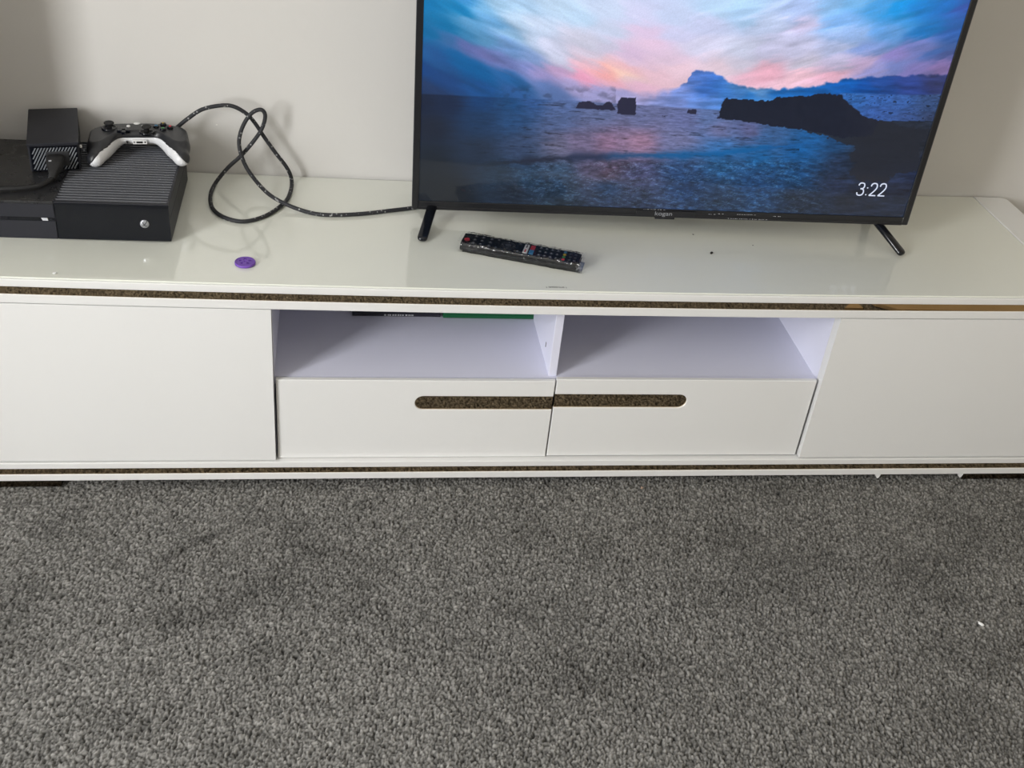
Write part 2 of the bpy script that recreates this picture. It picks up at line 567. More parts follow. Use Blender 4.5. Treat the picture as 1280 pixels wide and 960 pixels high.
# base boards and strips
box('base_board', (-HX, 0.0, 0.0230), (HX, 0.386, 0.0362), LQ, CAB, bevel=0.0008)
lab(box('mirror_strip', (-HX + .002, 0.0014, 0.0362), (HX - .002, 0.012, 0.0480), M['bronze'], CAB), 'lower bronze mirrored strip')
box('base_board', (-HX, 0.0, 0.0480), (HX, 0.386, 0.0598), LQ, CAB, bevel=0.0008)
box('deck_board', (-HX, 0.0, 0.3650), (HX, 0.386, 0.3797), LQ, CAB, bevel=0.0008, sagx=True)
lab(box('mirror_strip', (-HX + .002, 0.0014, 0.3797), (HX - .002, 0.012, 0.3924), M['bronze'], CAB, sagx=True), 'upper bronze mirrored strip')
box('inner_rail', (-HX + .01, 0.0125, 0.3797), (HX - .01, 0.386, 0.3924), LM, CAB, sagx=True)
box('inner_rail', (-HX + .01, 0.0125, 0.0362), (HX - .01, 0.386, 0.0480), LM, CAB)
box('top_board', (-HX, 0.0, 0.3924), (HX, 0.388, 0.4046), LQ, CAB, bevel=0.0010, sagx=True)
# painted glass lying on the top board
box('glass_top', (-0.8712, 0.0022, 0.4046), (0.8712, 0.388, TOP), M['glass_top'], CAB, bevel=0.0012, sagx=True)


def end_cap(x0, x1, sgn):
    r = 0.014
    outer = x1 if sgn > 0 else x0
    inner = x0 if sgn > 0 else x1
    poly = [(inner, 0.0022), (outer - sgn * 0.004, 0.0022), (outer, 0.006), (outer, 0.388 - r)]
    for k in range(1, 6):
        a_ = k / 6 * math.pi / 2
        poly.append((outer - sgn * r + sgn * r * math.cos(a_), 0.388 - r + r * math.sin(a_)))
    poly += [(outer - sgn * r, 0.388), (inner, 0.388)]
    z = TOP + sag(0.9 * sgn)
    return prism('end_panel', poly, 'z', z - 0.0040, z + 0.0006, LQ, CAB, bevel=0.0006)


end_cap(0.8728, HX, 1)
end_cap(-HX, -0.8728, -1)
# carcass
Z0, ZD, ZS = 0.0598, 0.3650, 0.2175
for x0, x1 in ((-HX + .004, -HX + .019), (HX - .019, HX - .004), (-0.4753, -0.4593), (0.4624, 0.4784)):
    xm = (x0 + x1) / 2
    box('side_panel', (x0, 0.0245 if abs(xm) > .6 else 0.0245, Z0), (x1, 0.372, ZD + sag(xm)), LM, CAB)
box('divider', (-0.0103, 0.030, ZS), (0.0036, 0.372, ZD + sag(0)), LM, CAB, bevel=0.0007)
prism('divider_slot', [(-0.0108, 0.0780), (-0.0103, 0.0780), (-0.0103, 0.0780 + .0025), (-0.0108, 0.0780 + .0025)], 'z', 0.244, 0.244 + .009, M['dark'], CAB)
box('shelf', (-0.4593, 0.0245, ZS - 0.015), (0.4624, 0.372, ZS), LM, CAB)
box('back_panel', (-HX + .004, 0.372, Z0), (HX - .004, 0.386, ZD - 0.0098), LM, CAB)


def door(x0, x1):
    o = box('door', (x0, 0.0028, Z0 + 0.0018), (x1, 0.0235, ZD - 0.0028), LQ, CAB, bevel=0.0011, sagx=True)
    return o


lab(door(-HX + 0.003, -0.4600), 'plain flush white door')
lab(door(0.4622, HX - 0.003), 'plain flush white door')


def drawer(x_in, x_out, z0, z1, h0, h1, xh, name='drawer_front'):
    """front with a slot open at the inner end, and the mirrored pull behind it"""
    s = 1 if x_out > x_in else -1
    r = (h1 - h0) / 2; zc = (h0 + h1) / 2
    xc = xh - s * r
    poly = [(x_in, z0), (x_out, z0), (x_out, z1), (x_in, z1), (x_in, h1), (xc, h1)]
    for k in range(1, 12):
        a_ = math.pi / 2 - k / 12 * math.pi
        poly.append((xc + s * r * math.cos(a_), zc + r * math.sin(a_)))
    poly += [(xc, h0), (x_in, h0)]
    bm = bmesh.new()
    fr_ = [bm.verts.new((p[0], 0.0105, p[1])) for p in poly]
    bk_ = [bm.verts.new((p[0], 0.0180, p[1])) for p in poly]
    F = bm.faces.new(fr_); bm.faces.new(bk_[::-1])
    n = len(poly)
    for i in range(n):
        bm.faces.new((fr_[i], bk_[i], bk_[(i + 1) % n], fr_[(i + 1) % n]))
    bmesh.ops.recalc_face_normals(bm, faces=bm.faces)
    bmesh.ops.bevel(bm, geom=[e for e in F.edges], offset=0.0009, segments=1, affect='EDGES')
    bmesh.ops.triangulate(bm, faces=[f for f in bm.faces if len(f.verts) > 4])
    o = bm_out(name, bm, LQ, CAB)
    pl = box('mirror_pull', (min(x_in, xh) - (0.002 if s < 0 else -0.0003), 0.0128, h0 - 0.004), (max(x_in, xh) + (0.002 if s > 0 else -0.0003), 0.0178, h1 + 0.004), M['bronze'], o)
    lab(pl, 'bronze mirrored pull with rounded end')
    # drawer box behind
    lo_, hi_ = min(x_in, x_out) + 0.012, max(x_in, x_out) - 0.012
    bm = bmesh.new()
    bm_box(bm, (lo_, 0.024, z0 + .004), (hi_, 0.35, z0 + .012))
    bm_box(bm, (lo_, 0.024, z0 + .012), (lo_ + .012, 0.35, ZS - .025))
    bm_box(bm, (hi_ - .012, 0.024, z0 + .012), (hi_, 0.35, ZS - .025))
    bm_box(bm, (lo_ + .012, 0.338, z0 + .012), (hi_ - .012, 0.35, ZS - .025))
    bm_out('drawer_box', bm, LM, o)
    return o


lab(drawer(-0.0012, -0.4565, 0.0608, 0.2200, 0.1612, 0.1886, -0.2326), 'white drawer front hanging slightly lower')
lab(drawer(0.0012, 0.4570, 0.0628, 0.2240, 0.1663, 0.1937, 0.2320), 'white drawer front')
for x0, x1 in ((-0.935, -0.8076), (0.797, 0.925)):
    box('foot', (x0, 0.004, 0.0078), (x1, 0.09, 0.0230), M['bronze_dark'], CAB)
for x0, x1 in ((-0.935, -0.8076), (0.797, 0.925)):
    box('foot', (x0, 0.29, 0.0), (x1, 0.37, 0.0230), M['dark'], CAB)
for xn in (0.6255, 0.7902):
    prism('glide', [(xn - 0.006, 0.0230), (xn + 0.007, 0.0230), (xn + 0.004, 0.0130), (xn + 0.001, 0.0120)], 'y', 0.003, 0.010, M['white_plastic'], CAB)
# warning print on the front of the glass
T_ = Matrix.Translation((-0.0205, 0.0115, glass_z(-0.02) + 0.0003)) @ Matrix.Diagonal((0.58, 1, 1, 1))
lab(text_mesh('printed_text', 'TEMPERED GLASS', 0.0056, M['print_dark'], CAB, T_, 0.00003, 'CENTER'), 'tiny grey print TEMPERED GLASS')
for sx in (-1, 1):
    pz = glass_z(-0.02)
    x_ = -0.0205 + sx * 0.0158
    bm = bmesh.new()
    bm_box(bm, (x_ - 0.0003, 0.0108, pz + .0001), (x_ + 0.0003, 0.0148, pz + .0004), mtx=None)
    bm_out('printed_bracket', bm, M['print_dark'], CAB)

# ------------------------------------------------------------------ television
TW = 0.8712
TV = empty('television', (0.19781, 0.207, glass_z(0.198)), 0.0)
tag(TV, 'black flat-screen television showing a sea sunset, standing on the white cabinet', 'television')
# panel frame of reference: origin bottom centre of the front face
TM = Matrix.Translation((0, 0, 0.42972 - glass_z(0.198))) @ Euler((0.02268, -0.02136, -0.05228), 'XYZ').to_matrix().to_4x4()
TH = 0.508


def tvbox(name, lo, hi, m, bevel=0.0, parent=None):
    bm = bmesh.new()
    bm_box(bm, lo, hi, bevel, 2, TM)
    return bm_out(name, bm, m, parent or TV)


bz = 0.0113
bezel = bmesh.new()
bm_box(bezel, (-TW / 2 + .0008, 0.0, 0.0), (-TW / 2 + bz, 0.020, TH), 0.0008, 1, TM)
bm_box(bezel, (TW / 2 - bz, 0.0, 0.0), (TW / 2 - .0008, 0.020, TH), 0.0008, 1, TM)
bm_box(bezel, (-TW / 2 + bz, 0.0, TH - bz), (TW / 2 - bz, 0.020, TH), 0.0008, 1, TM)
bm_box(bezel, (-TW / 2 + bz, 0.0, 0.0), (TW / 2 - bz, 0.020, 0.0145), 0.0008, 1, TM)
bm_box(bezel, (-TW / 2 + bz, -0.0012, 0.0), (TW / 2 - bz, 0.010, 0.0055), 0.0006, 1, TM)
bezel = bm_out('bezel', bezel, M['tv_plastic'], TV)
tvbox('edge_trim', (-TW / 2, 0.001, 0.001), (-TW / 2 + .0008, 0.019, TH), M['tv_edge'])
tvbox('edge_trim', (TW / 2 - .0008, 0.001, 0.001), (TW / 2, 0.019, TH), M['tv_edge'])
tvbox('back_shell', (-TW / 2 + .004, 0.0105, 0.004), (TW / 2 - .004, 0.032, TH - .004), M['black_matte'], 0.004)
tvbox('rear_housing', (-0.30, 0.033, 0.02), (0.30, 0.065, 0.30), M['black_matte'], 0.008)
badge = tvbox('badge_plate', (-0.052, -0.0022, 0.0012), (0.052, -0.0005, 0.0130), M['tv_plastic'], 0.0003)
TT = TM @ Matrix.Translation((-0.0045, -0.0024, 0.0045)) @ Matrix.Rotation(math.pi / 2, 4, 'X') @ Matrix.Diagonal((1.22, 1, 1, 1))
text_mesh('badge_text', 'kogan', 0.0108, M['print_grey'], badge, TT, 0.0001, 'CENTER')
tvbox('sensor_lens', (-0.018, -0.0020, -0.0028), (0.016, 0.004, 0.0012), M['tv_plastic'], 0.0005)
bm = bmesh.new()
r_ = random.Random(4)
for (u0, u1, h_) in ((-0.04, -0.005, .0138), (0.075, 0.088, .0085), (0.092, 0.10, .0098), (0.125, 0.16, .010), (0.19, 0.205, .0085), (0.11, 0.18, .0022)):
    u = u0
    while u < u1:
        w_ = r_.uniform(.0008, .003)
        bm_box(bm, (u, -0.0016 if h_ < .006 else -0.0003, h_), (u + w_, 0.0, h_ + r_.uniform(.0004, .0009)), 0, 1, TM)
        u += w_ + r_.uniform(.0008, .004)
tag(bm_out('dust_flecks', bm, M['print_white'], TV), kind='stuff')

# picture on the screen -------------------------------------------------
# screen plane (u, h in metres) -> picture design coordinates
HM = np.array([[754.3450771091187, -141.21834850316262, 831.4642562838944], [37.99426176451215, -731.1282138135803, 271.6144685551453], [0.05220474989003096, -0.3040179391400372, 1.0]])
U0, U1, H0_, H1_ = -TW / 2 + bz, TW / 2 - bz, 0.0145, TH - bz
NU, NH = 720, 400
uu, hh = np.meshgrid(np.linspace(U0, U1, NU), H0_ + (H1_ - H0_) * np.linspace(0, 1, NH) ** 1.12, indexing='ij')
den = HM[2, 0] * uu + HM[2, 1] * hh + 1
PX = (HM[0, 0] * uu + HM[0, 1] * hh + HM[0, 2]) / den
PY = (HM[1, 0] * uu + HM[1, 1] * hh + HM[1, 2]) / den


def rbf(pts, px, py, s=9.0, p=1.6):
    num = np.zeros(px.shape + (3,)); dn = np.zeros(px.shape)
    for (x, y, r, g, b) in pts:
        w = 1.0 / (((px - x) * 0.75) ** 2 + (py - y) ** 2 + s * s) ** p
        num += w[..., None] * np.array([r, g, b]); dn += w
    return num / dn[..., None]


SKY = [(532,5,8,120,180),(532,40,5,105,160),(535,70,30,90,150),(535,90,20,65,125),(535,110,32,56,98),(575,12,8,125,185),(580,42,60,135,185),(560,35,0,110,165),(583,2,60,150,215),(600,10,130,190,235),(625,8,172,212,245),(642,22,190,215,242),(590,30,95,158,205),(600,48,90,150,195),(618,30,105,165,215),(640,45,140,182,218),
(565,51,55,105,160),(585,60,92,103,163),(605,68,108,113,173),(630,78,110,122,183),(660,88,120,132,190),(680,98,150,140,190),(550,75,28,80,140),(580,80,5,90,150),(600,92,0,88,148),(560,100,24,64,120),(600,108,20,74,134),(640,100,28,92,152),(640,112,42,88,148),(690,112,90,118,174),(700,122,84,112,168),(540,122,28,50,88),
(640,60,108,150,205),(660,70,130,158,210),(665,50,190,206,232),(670,30,205,220,245),(700,10,200,226,253),(690,60,206,210,234),(700,75,200,205,228),(700,92,185,155,195),(650,8,180,215,248),
(720,20,198,226,255),(760,12,210,225,253),(760,40,206,216,242),(730,50,215,215,236),(735,70,215,206,226),(760,60,206,202,226),(800,20,216,218,250),(810,40,228,205,235),(815,55,234,204,230),(840,20,205,218,250),(840,45,210,212,245),(880,30,208,215,249),(880,60,216,215,241),(790,70,216,190,220),(790,80,226,200,225),(740,84,234,190,206),(755,92,250,170,172),(732,100,234,160,190),(765,91,248,182,174),(777,93,252,216,196),(785,85,236,184,190),(790,102,226,196,200),(800,110,226,180,205),(770,105,236,176,196),(820,95,234,195,210),(850,90,232,200,215),(840,76,226,200,222),(720,113,160,155,202),(750,118,156,156,206),(780,118,156,156,206),
(900,10,190,220,252),(930,15,180,215,252),(960,30,200,215,248),(1000,14,180,202,248),(1000,30,214,206,240),(1040,10,150,200,250),(1055,30,130,180,240),(1062,5,125,190,245),(1100,8,70,160,230),(1130,10,0,145,222),(1150,15,12,125,206),(1180,10,15,110,192),(1205,10,48,80,162),(1190,40,35,86,160),(1160,40,5,110,182),(1125,25,60,150,220),(1110,40,100,160,225),(1070,45,150,182,232),(1080,60,130,156,216),(1050,58,186,196,232),(1000,60,205,205,236),(960,60,205,205,236),(930,60,210,215,240),(920,78,215,210,230),(900,84,230,206,220),(950,86,238,184,204),(960,92,240,180,200),(1000,78,210,205,226),(1000,97,234,190,205),(1040,92,228,175,195),(1050,78,190,185,215),(1080,80,196,172,208),(1120,70,140,130,195),(1150,58,112,122,186),(1120,85,112,126,186),(1150,88,122,115,175),(1178,86,132,110,165),(1100,88,150,148,200),(1172,66,60,98,165),(1190,70,58,75,130),
(700,-60,60,150,215),(560,-60,5,90,160),(900,-60,120,180,240),(1100,-60,20,120,210),(1240,-60,10,70,150),(800,-150,20,100,180),(1150,-150,10,80,150),(560,-150,4,60,120)]
CLOUD = [(780,120,160,158,206),(800,114,168,162,208),(830,112,150,152,205),(850,120,112,138,205),(850,106,130,145,206),(862,100,95,128,205),(885,103,52,105,192),(870,94,75,118,200),(880,98,82,125,208),(895,108,50,112,195),(885,115,60,110,195),(870,130,100,135,205),(895,132,90,135,208),(850,130,120,140,205),(920,112,72,130,198),(945,114,120,165,216),(980,113,20,98,175),(1020,110,12,92,170),(1060,105,10,85,165),(1100,106,34,72,145),(1140,106,42,62,128),(1170,106,44,54,108),(1080,113,12,72,150),(905,122,60,125,205),(940,120,30,110,190)]
SEA = [(525,130,22,34,60),(560,130,22,38,70),(600,127,20,66,122),(640,129,25,74,126),(665,127,50,92,155),(700,131,92,116,172),(540,160,28,36,54),(600,150,28,58,96),(640,150,38,78,128),(700,150,84,104,152),(750,142,104,118,165),(800,146,110,118,165),(860,152,110,118,170),(885,150,100,125,180),
(540,200,27,36,48),(600,190,36,50,72),(650,185,54,72,106),(700,185,108,108,138),(720,180,122,110,145),(760,180,150,118,150),(800,178,168,130,160),(850,175,126,130,176),(900,165,120,120,166),(940,165,104,104,150),(965,170,60,95,145),
(620,220,36,58,82),(660,220,40,74,110),(700,215,58,84,115),(740,210,96,90,120),(760,218,108,88,112),(800,220,80,84,124),(850,215,50,84,136),(900,205,38,98,155),(950,195,22,98,162),(1000,190,18,94,162),(1000,215,28,82,138),(950,230,34,74,125),(860,235,34,64,110),(760,235,36,64,102),(700,235,40,64,94),(640,240,36,46,62),(560,240,30,36,44),(530,230,28,35,44),(800,252,48,62,92),(900,252,38,58,88),(700,252,36,50,66),(560,255,32,36,42),(1000,252,34,46,68),
(900,182,60,122,192),(960,176,58,108,170),(1020,176,28,98,165),(1042,182,26,72,120),(1050,205,38,56,88),(1075,205,34,42,58),(1100,200,35,40,52),(1130,180,36,40,50),(1050,235,38,55,90),(1060,252,34,40,56),(1110,225,38,52,84),(1120,245,36,46,70),(1140,220,38,52,88),(1140,190,36,40,50),(1080,170,36,40,48),(1085,250,34,42,62)]
# streak noise radiating from the bright spot
ang = np.arctan2(PY - 175, PX - 800); rad = np.hypot(PX - 800, PY - 175)
flat_ = np.cos(ang) ** 2
st1 = fbm(ang * 9 + 40, np.log(rad + 30) * 4.0, 61, 5)
st2 = fbm(ang * 20 + 90, np.log(rad + 30) * 9.0, 71, 4)
warp = (fbm(PX / 30.0 + 5, PY / 18.0 + 3, 81, 3) - 0.5)
wx = PX + (40 * (st1 - 0.5)) * flat_ + 10 * warp
wy = PY + (34 * (st1 - 0.5) + 16 * (st2 - 0.5)) * flat_ + 6 * warp


def rbf_dir(pts, px, py, s, p=2.2):
    num = np.zeros(px.shape + (3,)); dn = np.zeros(px.shape)
    for (x, y, r, g, b) in pts:
        th = math.radians(np.interp(x, [540, 700, 780, 860, 960, 1100, 1200], [27, 22, 12, 0, -12, -17, -14]))
        dx_, dy_ = px - x, py - y
        al = (dx_ * math.cos(th) + dy_ * math.sin(th)) * 0.42
        ac = -dx_ * math.sin(th) + dy_ * math.cos(th)
        w = 1.0 / (al ** 2 + ac ** 2 + s * s) ** p
        num += w[..., None] * np.array([r, g, b]); dn += w
    return num / dn[..., None]


def rot(th):
    t = math.radians(th)
    return PX * math.cos(t) + PY * math.sin(t), -PX * math.sin(t) + PY * math.cos(t)


a1, c1 = rot(25); a2, c2 = rot(-15)
wv = 10 * (fbm(PX / 60.0, PY / 60.0, 77, 2) - 0.5)
nl = fbm(a1 / 46.0, (c1 + wv) / 7.5, 61, 5); nr = fbm(a2 / 50.0, (c2 + wv) / 8.0, 62, 5)
bl = np.clip((PX - 770) / 140, 0, 1)
nst = nl * (1 - bl) + nr * bl
wx = PX + 26 * (nst - 0.5) + 8 * warp
wy = PY + 20 * (nst - 0.5) + 9 * warp
sky = rbf_dir(SKY, wx, wy, 6.0)
fade = np.clip((PX - 545) / 90, 0.35, 1)
lum = 1 + 0.46 * (nst - 0.5) * fade * (0.14 + 0.86 * np.clip(np.abs(PX - 800) / 200, 0, 1))
sky = sky * lum[..., None]
# low cloud bank
cxs = [520, 640, 700, 760, 780, 800, 830, 850, 860, 864, 870, 880, 890, 900, 904, 920, 940, 970, 1010, 1040, 1060, 1090, 1130, 1160, 1230]
cys = [150, 124, 118, 121, 118, 115, 111, 107, 101.5, 89, 87, 90.5, 91, 93.5, 97, 105, 109, 111, 108, 103, 98, 95.5, 94.5, 92.5, 94]
edge = np.interp(PX + 8 * (fbm(PX / 12.0, PY / 5.0, 92, 3) - 0.5), cxs, cys) + 7 * (fbm(PX / 9.0, PY / 9.0, 91, 3) - 0.5)
cm = np.clip((PY - edge) / (2.5 + 9 * np.clip((860 - PX) / 40, 0, 1)), 0, 1)
cl = rbf(CLOUD, PX + 20 * (fbm(PX / 22, PY / 7, 95, 4) - 0.5), PY + 10 * (fbm(PX / 26, PY / 6, 96, 4) - 0.5), 6.0)
cl = cl * (1 + 0.7 * (fbm(PX / 30, PY / 5, 97, 4) - 0.5))[..., None]
cm = cm * np.clip((PX - 690) / 60, 0, 1)
img = sky * (1 - cm[..., None]) + cl * cm[..., None]
# small puffs low at the left
pf = np.clip((fbm(PX / 14, PY / 8, 98, 4) - 0.52) * 6, 0, 1) * np.clip((PY - 106) / 8, 0, 1) * (PX < 770) * np.clip((PX - 600) / 60, 0, 1)
img = img * (1 - 0.22 * pf[..., None])
# snow plain right of the headland
sn = rbf([(1070,122,34,96,180),(1100,125,40,92,178),(1130,125,44,90,172),(1160,130,38,66,118),(1100,142,44,84,165),(1135,150,44,74,140),(1165,150,34,48,84)], PX, PY, 8)
sp = fbm(PX / 7, PY / 2.2, 101, 4)
sn = (sn * 0.85 + 18) * (1 + 0.8 * (sp - 0.5))[..., None]
sn = np.where((sp > 0.70)[..., None], sn * 0.45, sn)
ms_ = np.clip((PY - (117.5 + 1.2 * np.sin(PX / 25))) / 1.5, 0, 1) * (PX > 1050)
img = img * (1 - ms_[..., None]) + sn * ms_[..., None]
# sea
hor = np.interp(PX, [520, 560, 629, 720, 800, 900, 1100], [118, 119.5, 122.6, 127, 132, 138.5, 146])
depth = np.clip(PY - hor, 0.1, 200)
rx = 3.0 + depth * 0.14; ry = 0.9 + depth * 0.05
w1 = fbm(PX / 8.0, depth ** 0.8 * 1.5, 111, 5)
w2 = fbm(PX / 30.0 + 3, depth ** 0.8 * 0.9, 121, 5)
sea = rbf(SEA, PX + 14 * (w2 - 0.5), PY + 5 * (w2 - 0.5), 8.0)
amp = 0.55 * np.clip((PX - 560) / 120, 0.12, 1)
fo = np.clip((PY - 197) / 8, 0, 1)
sea = sea * (1 + amp[..., None] * (1.1 * (w1 - 0.5) + 0.5 * (w2 - 0.5))[..., None])
dk = np.clip((w2 * 0.7 + w1 * 0.3 - 0.60) * 9, 0, 1) * (1 - fo) * np.clip((PX - 560) / 100, 0, 1) * (PX < 1000)
sea = sea * (1 - 0.5 * dk[..., None])
# foam veins
v1 = np.abs(fbm(PX / 13 + 4 * w2, PY / 5.5 + 3 * w2, 131, 4) - 0.5)
vein = np.clip(1 - v1 / 0.035, 0, 1) * fo * np.clip((PX - 590) / 90, 0, 1) * np.clip((1060 - PX) / 60, 0, 1)
sea = sea + vein[..., None] * np.array([34, 46, 52])
v2 = fbm(PX / 6, PY / 2.6, 141, 4)
sea = sea * (1 + (0.8 * (v2 - 0.5) * fo * np.clip((PX - 600) / 90, 0, 1) * np.clip((1080 - PX) / 60, 0.1, 1))[..., None])
# breaking wave crest
cr = np.interp(PX, [560, 620, 700, 780, 850, 900, 960, 1020], [210, 202, 195.5, 192.5, 192, 190, 182, 178]) + 1.5 * (fbm(PX / 8, PX * 0, 151, 3) - 0.5)
crc = rbf([(600,205,32,40,52),(680,198,30,34,52),(740,195,34,44,72),(780,195,28,72,118),(850,194,10,88,148),(920,188,8,92,156),(1000,180,16,84,150)], PX, PY, 10)
cmk = np.exp(-((PY - cr - 3.0 + 5 * (w1 - 0.5)) / (3.4 + 5 * (vnoise(PX / 15, PY * 0, 152) - 0.4))) ** 2) * np.clip((PX - 570) / 60, 0, 1) * np.clip((1030 - PX) / 60, 0, 1)
sea = sea * (0.92 - 0.12 * fo[..., None])
sea = sea * (1 - 0.85 * cmk[..., None]) + crc * (0.85 * cmk[..., None])
# long soft streaks on the wet beach
bs = fbm(PX / 28, PY / 4.0, 161, 3)
bm_ = np.clip((PX - 1030 + (PY - 180) * 0.1) / 30, 0, 1)
sea = sea * (1 + (0.75 * (bs - 0.5) * bm_)[..., None])
ssea = np.clip((PY - hor) / 1.6 + 0.5, 0, 1)
img = img * (1 - ssea[..., None] * (1 - (PX > 1058) * (PY < 152))[..., None]) + sea * (ssea * (1 - (PX > 1058) * (PY < 152)))[..., None]


def inpoly(poly, rough=0.0, seed=0):
    x = PX + rough * (vnoise(PX / 3.0, PY / 3.0, seed) - 0.5) * 2
    y = PY + rough * (vnoise(PX / 3.0 + 9, PY / 3.0, seed + 1) - 0.5) * 2
    c = np.zeros(PX.shape, bool)
    n = len(poly)
    for i in range(n):
        x0, y0 = poly[i]; x1, y1 = poly[(i + 1) % n]
        if y0 == y1:
            continue
        hit = ((y0 > y) != (y1 > y)) & (x < (x1 - x0) * (y - y0) / (y1 - y0) + x0)
        c ^= hit
    return c


beach = [(1030,171),(1000,163),(1040,150),(1060,128),(1080,146),(1098,151),(1115,153),(1132,161.5),(1155,161),(1200,158),(1200,175),(1150,178),(1150,214),(1118,219),(1108,229),(1075,228),(1062,216),(1070,205),(1058,195),(1072,186),(1050,178)]
bch = inpoly(beach, 2.5, 5)
img[bch] = (img * 0.12 + np.array([33, 36, 46]) * 0.88)[bch]
head = [(898,148),(899,146),(902,134),(905,124),(908,122.5),(912,124.5),(935,124.5),(940,126),(960,127),(966,126),(972,122.5),(990,121.5),(1008,121),(1014,120),(1022,118),(1036,117.5),(1046,119),(1052,119.5),(1058,126),(1066,135),(1080,146),(1100,152),(1090,170),(1050,173),(1030,168),(1000,162.5),(960,157),(930,152.5),(905,149.5)]
hd = inpoly(head, 1.2, 9)
img[hd] = (np.array([22, 27, 44]) + 6 * (fbm(PX / 8, PY / 8, 3, 3) - 0.5)[..., None] + np.clip((PX - 1050) / 60, 0, 1)[..., None] * np.array([10, 8, 4]))[hd]
Z6 = lambda L: [(700 + a_ / 5.645, 110 + b__ / 5.645) for a_, b__ in L]
for L in ([(113,147),(122,125),(135,105),(170,100),(205,96),(235,108),(262,124),(300,126),(328,104),(350,100),(366,106),(376,130),(396,158),(360,162),(250,156)],
          [(400,180),(407,170),(406,120),(414,95),(432,74),(455,70),(480,76),(515,72),(540,73),(538,120),(536,193),(500,197),(440,190),(410,188)],
          [(897,184),(900,172),(908,154),(925,158),(940,152),(966,151),(965,188),(930,188)],
          [(716,206),(722,200),(733,203),(740,198),(750,208)],
          [(1105,215),(1118,203),(1132,206),(1132,224),(1112,222)]):
    k = inpoly(Z6(L), 0.35, 21)
    img[k] = np.array([38, 38, 62])
# speckle of pixels and clean-up
img = img * (1 + 0.05 * (np.random.default_rng(3).random(PX.shape) - 0.5))[..., None]
img = np.clip(img, 3, 255) / 255
lin = np.where(img <= 0.04045, img / 12.92, ((img + 0.055) / 1.055) ** 2.4)
lin = lin * 0.97
lin = np.concatenate([lin, np.ones(lin.shape[:2] + (1,))], axis=2)
vv = np.stack([uu, np.full(uu.shape, 0.0026), hh], axis=2).reshape(-1, 3)
TMn = np.array(TM)
vv = vv @ TMn[:3, :3].T + TMn[:3, 3]
ii, jj = np.meshgrid(np.arange(NU - 1), np.arange(NH - 1), indexing='ij')
a = (ii * NH + jj).ravel(); q = np.stack([a, a + NH, a + NH + 1, a + 1], axis=1)
scr = link_mesh('screen', grid_mesh('screen', vv, q, 'picture', lin.reshape(-1, 4)), M['screen'], TV)
lab(scr, 'lit screen with pink and blue sunset over dark sea rocks')
DW, DH_, DR_ = 0.0118, 0.0232, 0.0011
three = [(0.04, .80), (.16, .95), (.45, 1.0), (.78, .95), (.92, .77), (.80, .58), (.42, .53)]
three2 = [(.42, .53), (.84, .47), (.98, .26), (.84, .06), (.48, 0.0), (.14, .05), (0.0, .22)]
two = [(.03, .76), (.12, .93), (.45, 1.0), (.80, .94), (.93, .74), (.84, .54), (.45, .25), (.02, .01)]
two2 = [(.02, .01), (.5, .01), (1.0, .01)]
digs = bmesh.new()


def stroke(pl, ox):
    pts_ = [TM @ Vector((0.3280 + ox + p[0] * DW, 0.0021, 0.0538 + p[1] * DH_)) for p in pl]
    o_ = tube('tmp', pts_, DR_, M['digits'], None, 8, 5)
    digs.from_mesh(o_.data)
    bpy.data.objects.remove(o_, do_unlink=True)


stroke(three, 0); stroke(three2, 0)
for ox in (0.0225, 0.0385):
    stroke(two, ox); stroke(two2, ox)
for hz in (.06, .62):
    stroke([(0, hz - .03), (0.01, hz + .03)], 0.0170)
lab(bm_out('clock_digits', digs, M['digits'], scr), 'white clock digits 3:22')

# legs of the television
def tv_leg(xtop, xtip, ytip, yb, w, ymid, ztop_):
    g = lambda x: glass_z(x) - TV.location.z + 0.0006
    ox, oy = TV.location.x, TV.location.y
    bm = bmesh.new()
    top = Vector((xtop - ox, ymid - oy, ztop_))
    for (ye, xe) in ((ytip, xtip), (yb, xtip)):
        tip = Vector((xe - ox, ye - oy, g(xe) + 0.0045))
        d = (tip - top); L = d.length; d.normalize()
        side = Vector((0, 0, 1)).cross(d).normalized(); up = d.cross(side)
        # rounded flat bar
        prof = []
        for k in range(12):
            a_ = 2 * math.pi * k / 12
            ca, sa = math.cos(a_), math.sin(a_)
            prof.append((w / 2 * math.copysign(abs(ca) ** 0.6, ca), 0.0045 * math.copysign(abs(sa) ** 0.6, sa)))
        rings = []
        for (t, s_) in ((0, 1), (0.5, 1), (0.94, 1), (0.98, 0.85), (1.0, 0.5)):
            rings.append([bm.verts.new(top + d * L * t + side * p[0] * s_ + up * p[1] * s_) for p in prof])
        for r0, r1 in zip(rings[:-1], rings[1:]):
            for k in range(12):
                bm.faces.new((r0[k], r0[(k + 1) % 12], r1[(k + 1) % 12], r1[k]))
        bm.faces.new(rings[0][::-1]); bm.faces.new(rings[-1])
    return bm_out('leg', bm, M['black_gloss'], TV, True)


tv_leg(-0.196, -0.2240, 0.1500, 0.345, 0.0170, 0.256, 0.0335)
tv_leg(0.572, 0.6130, 0.1360, 0.290, 0.0165, 0.208, 0.0480)

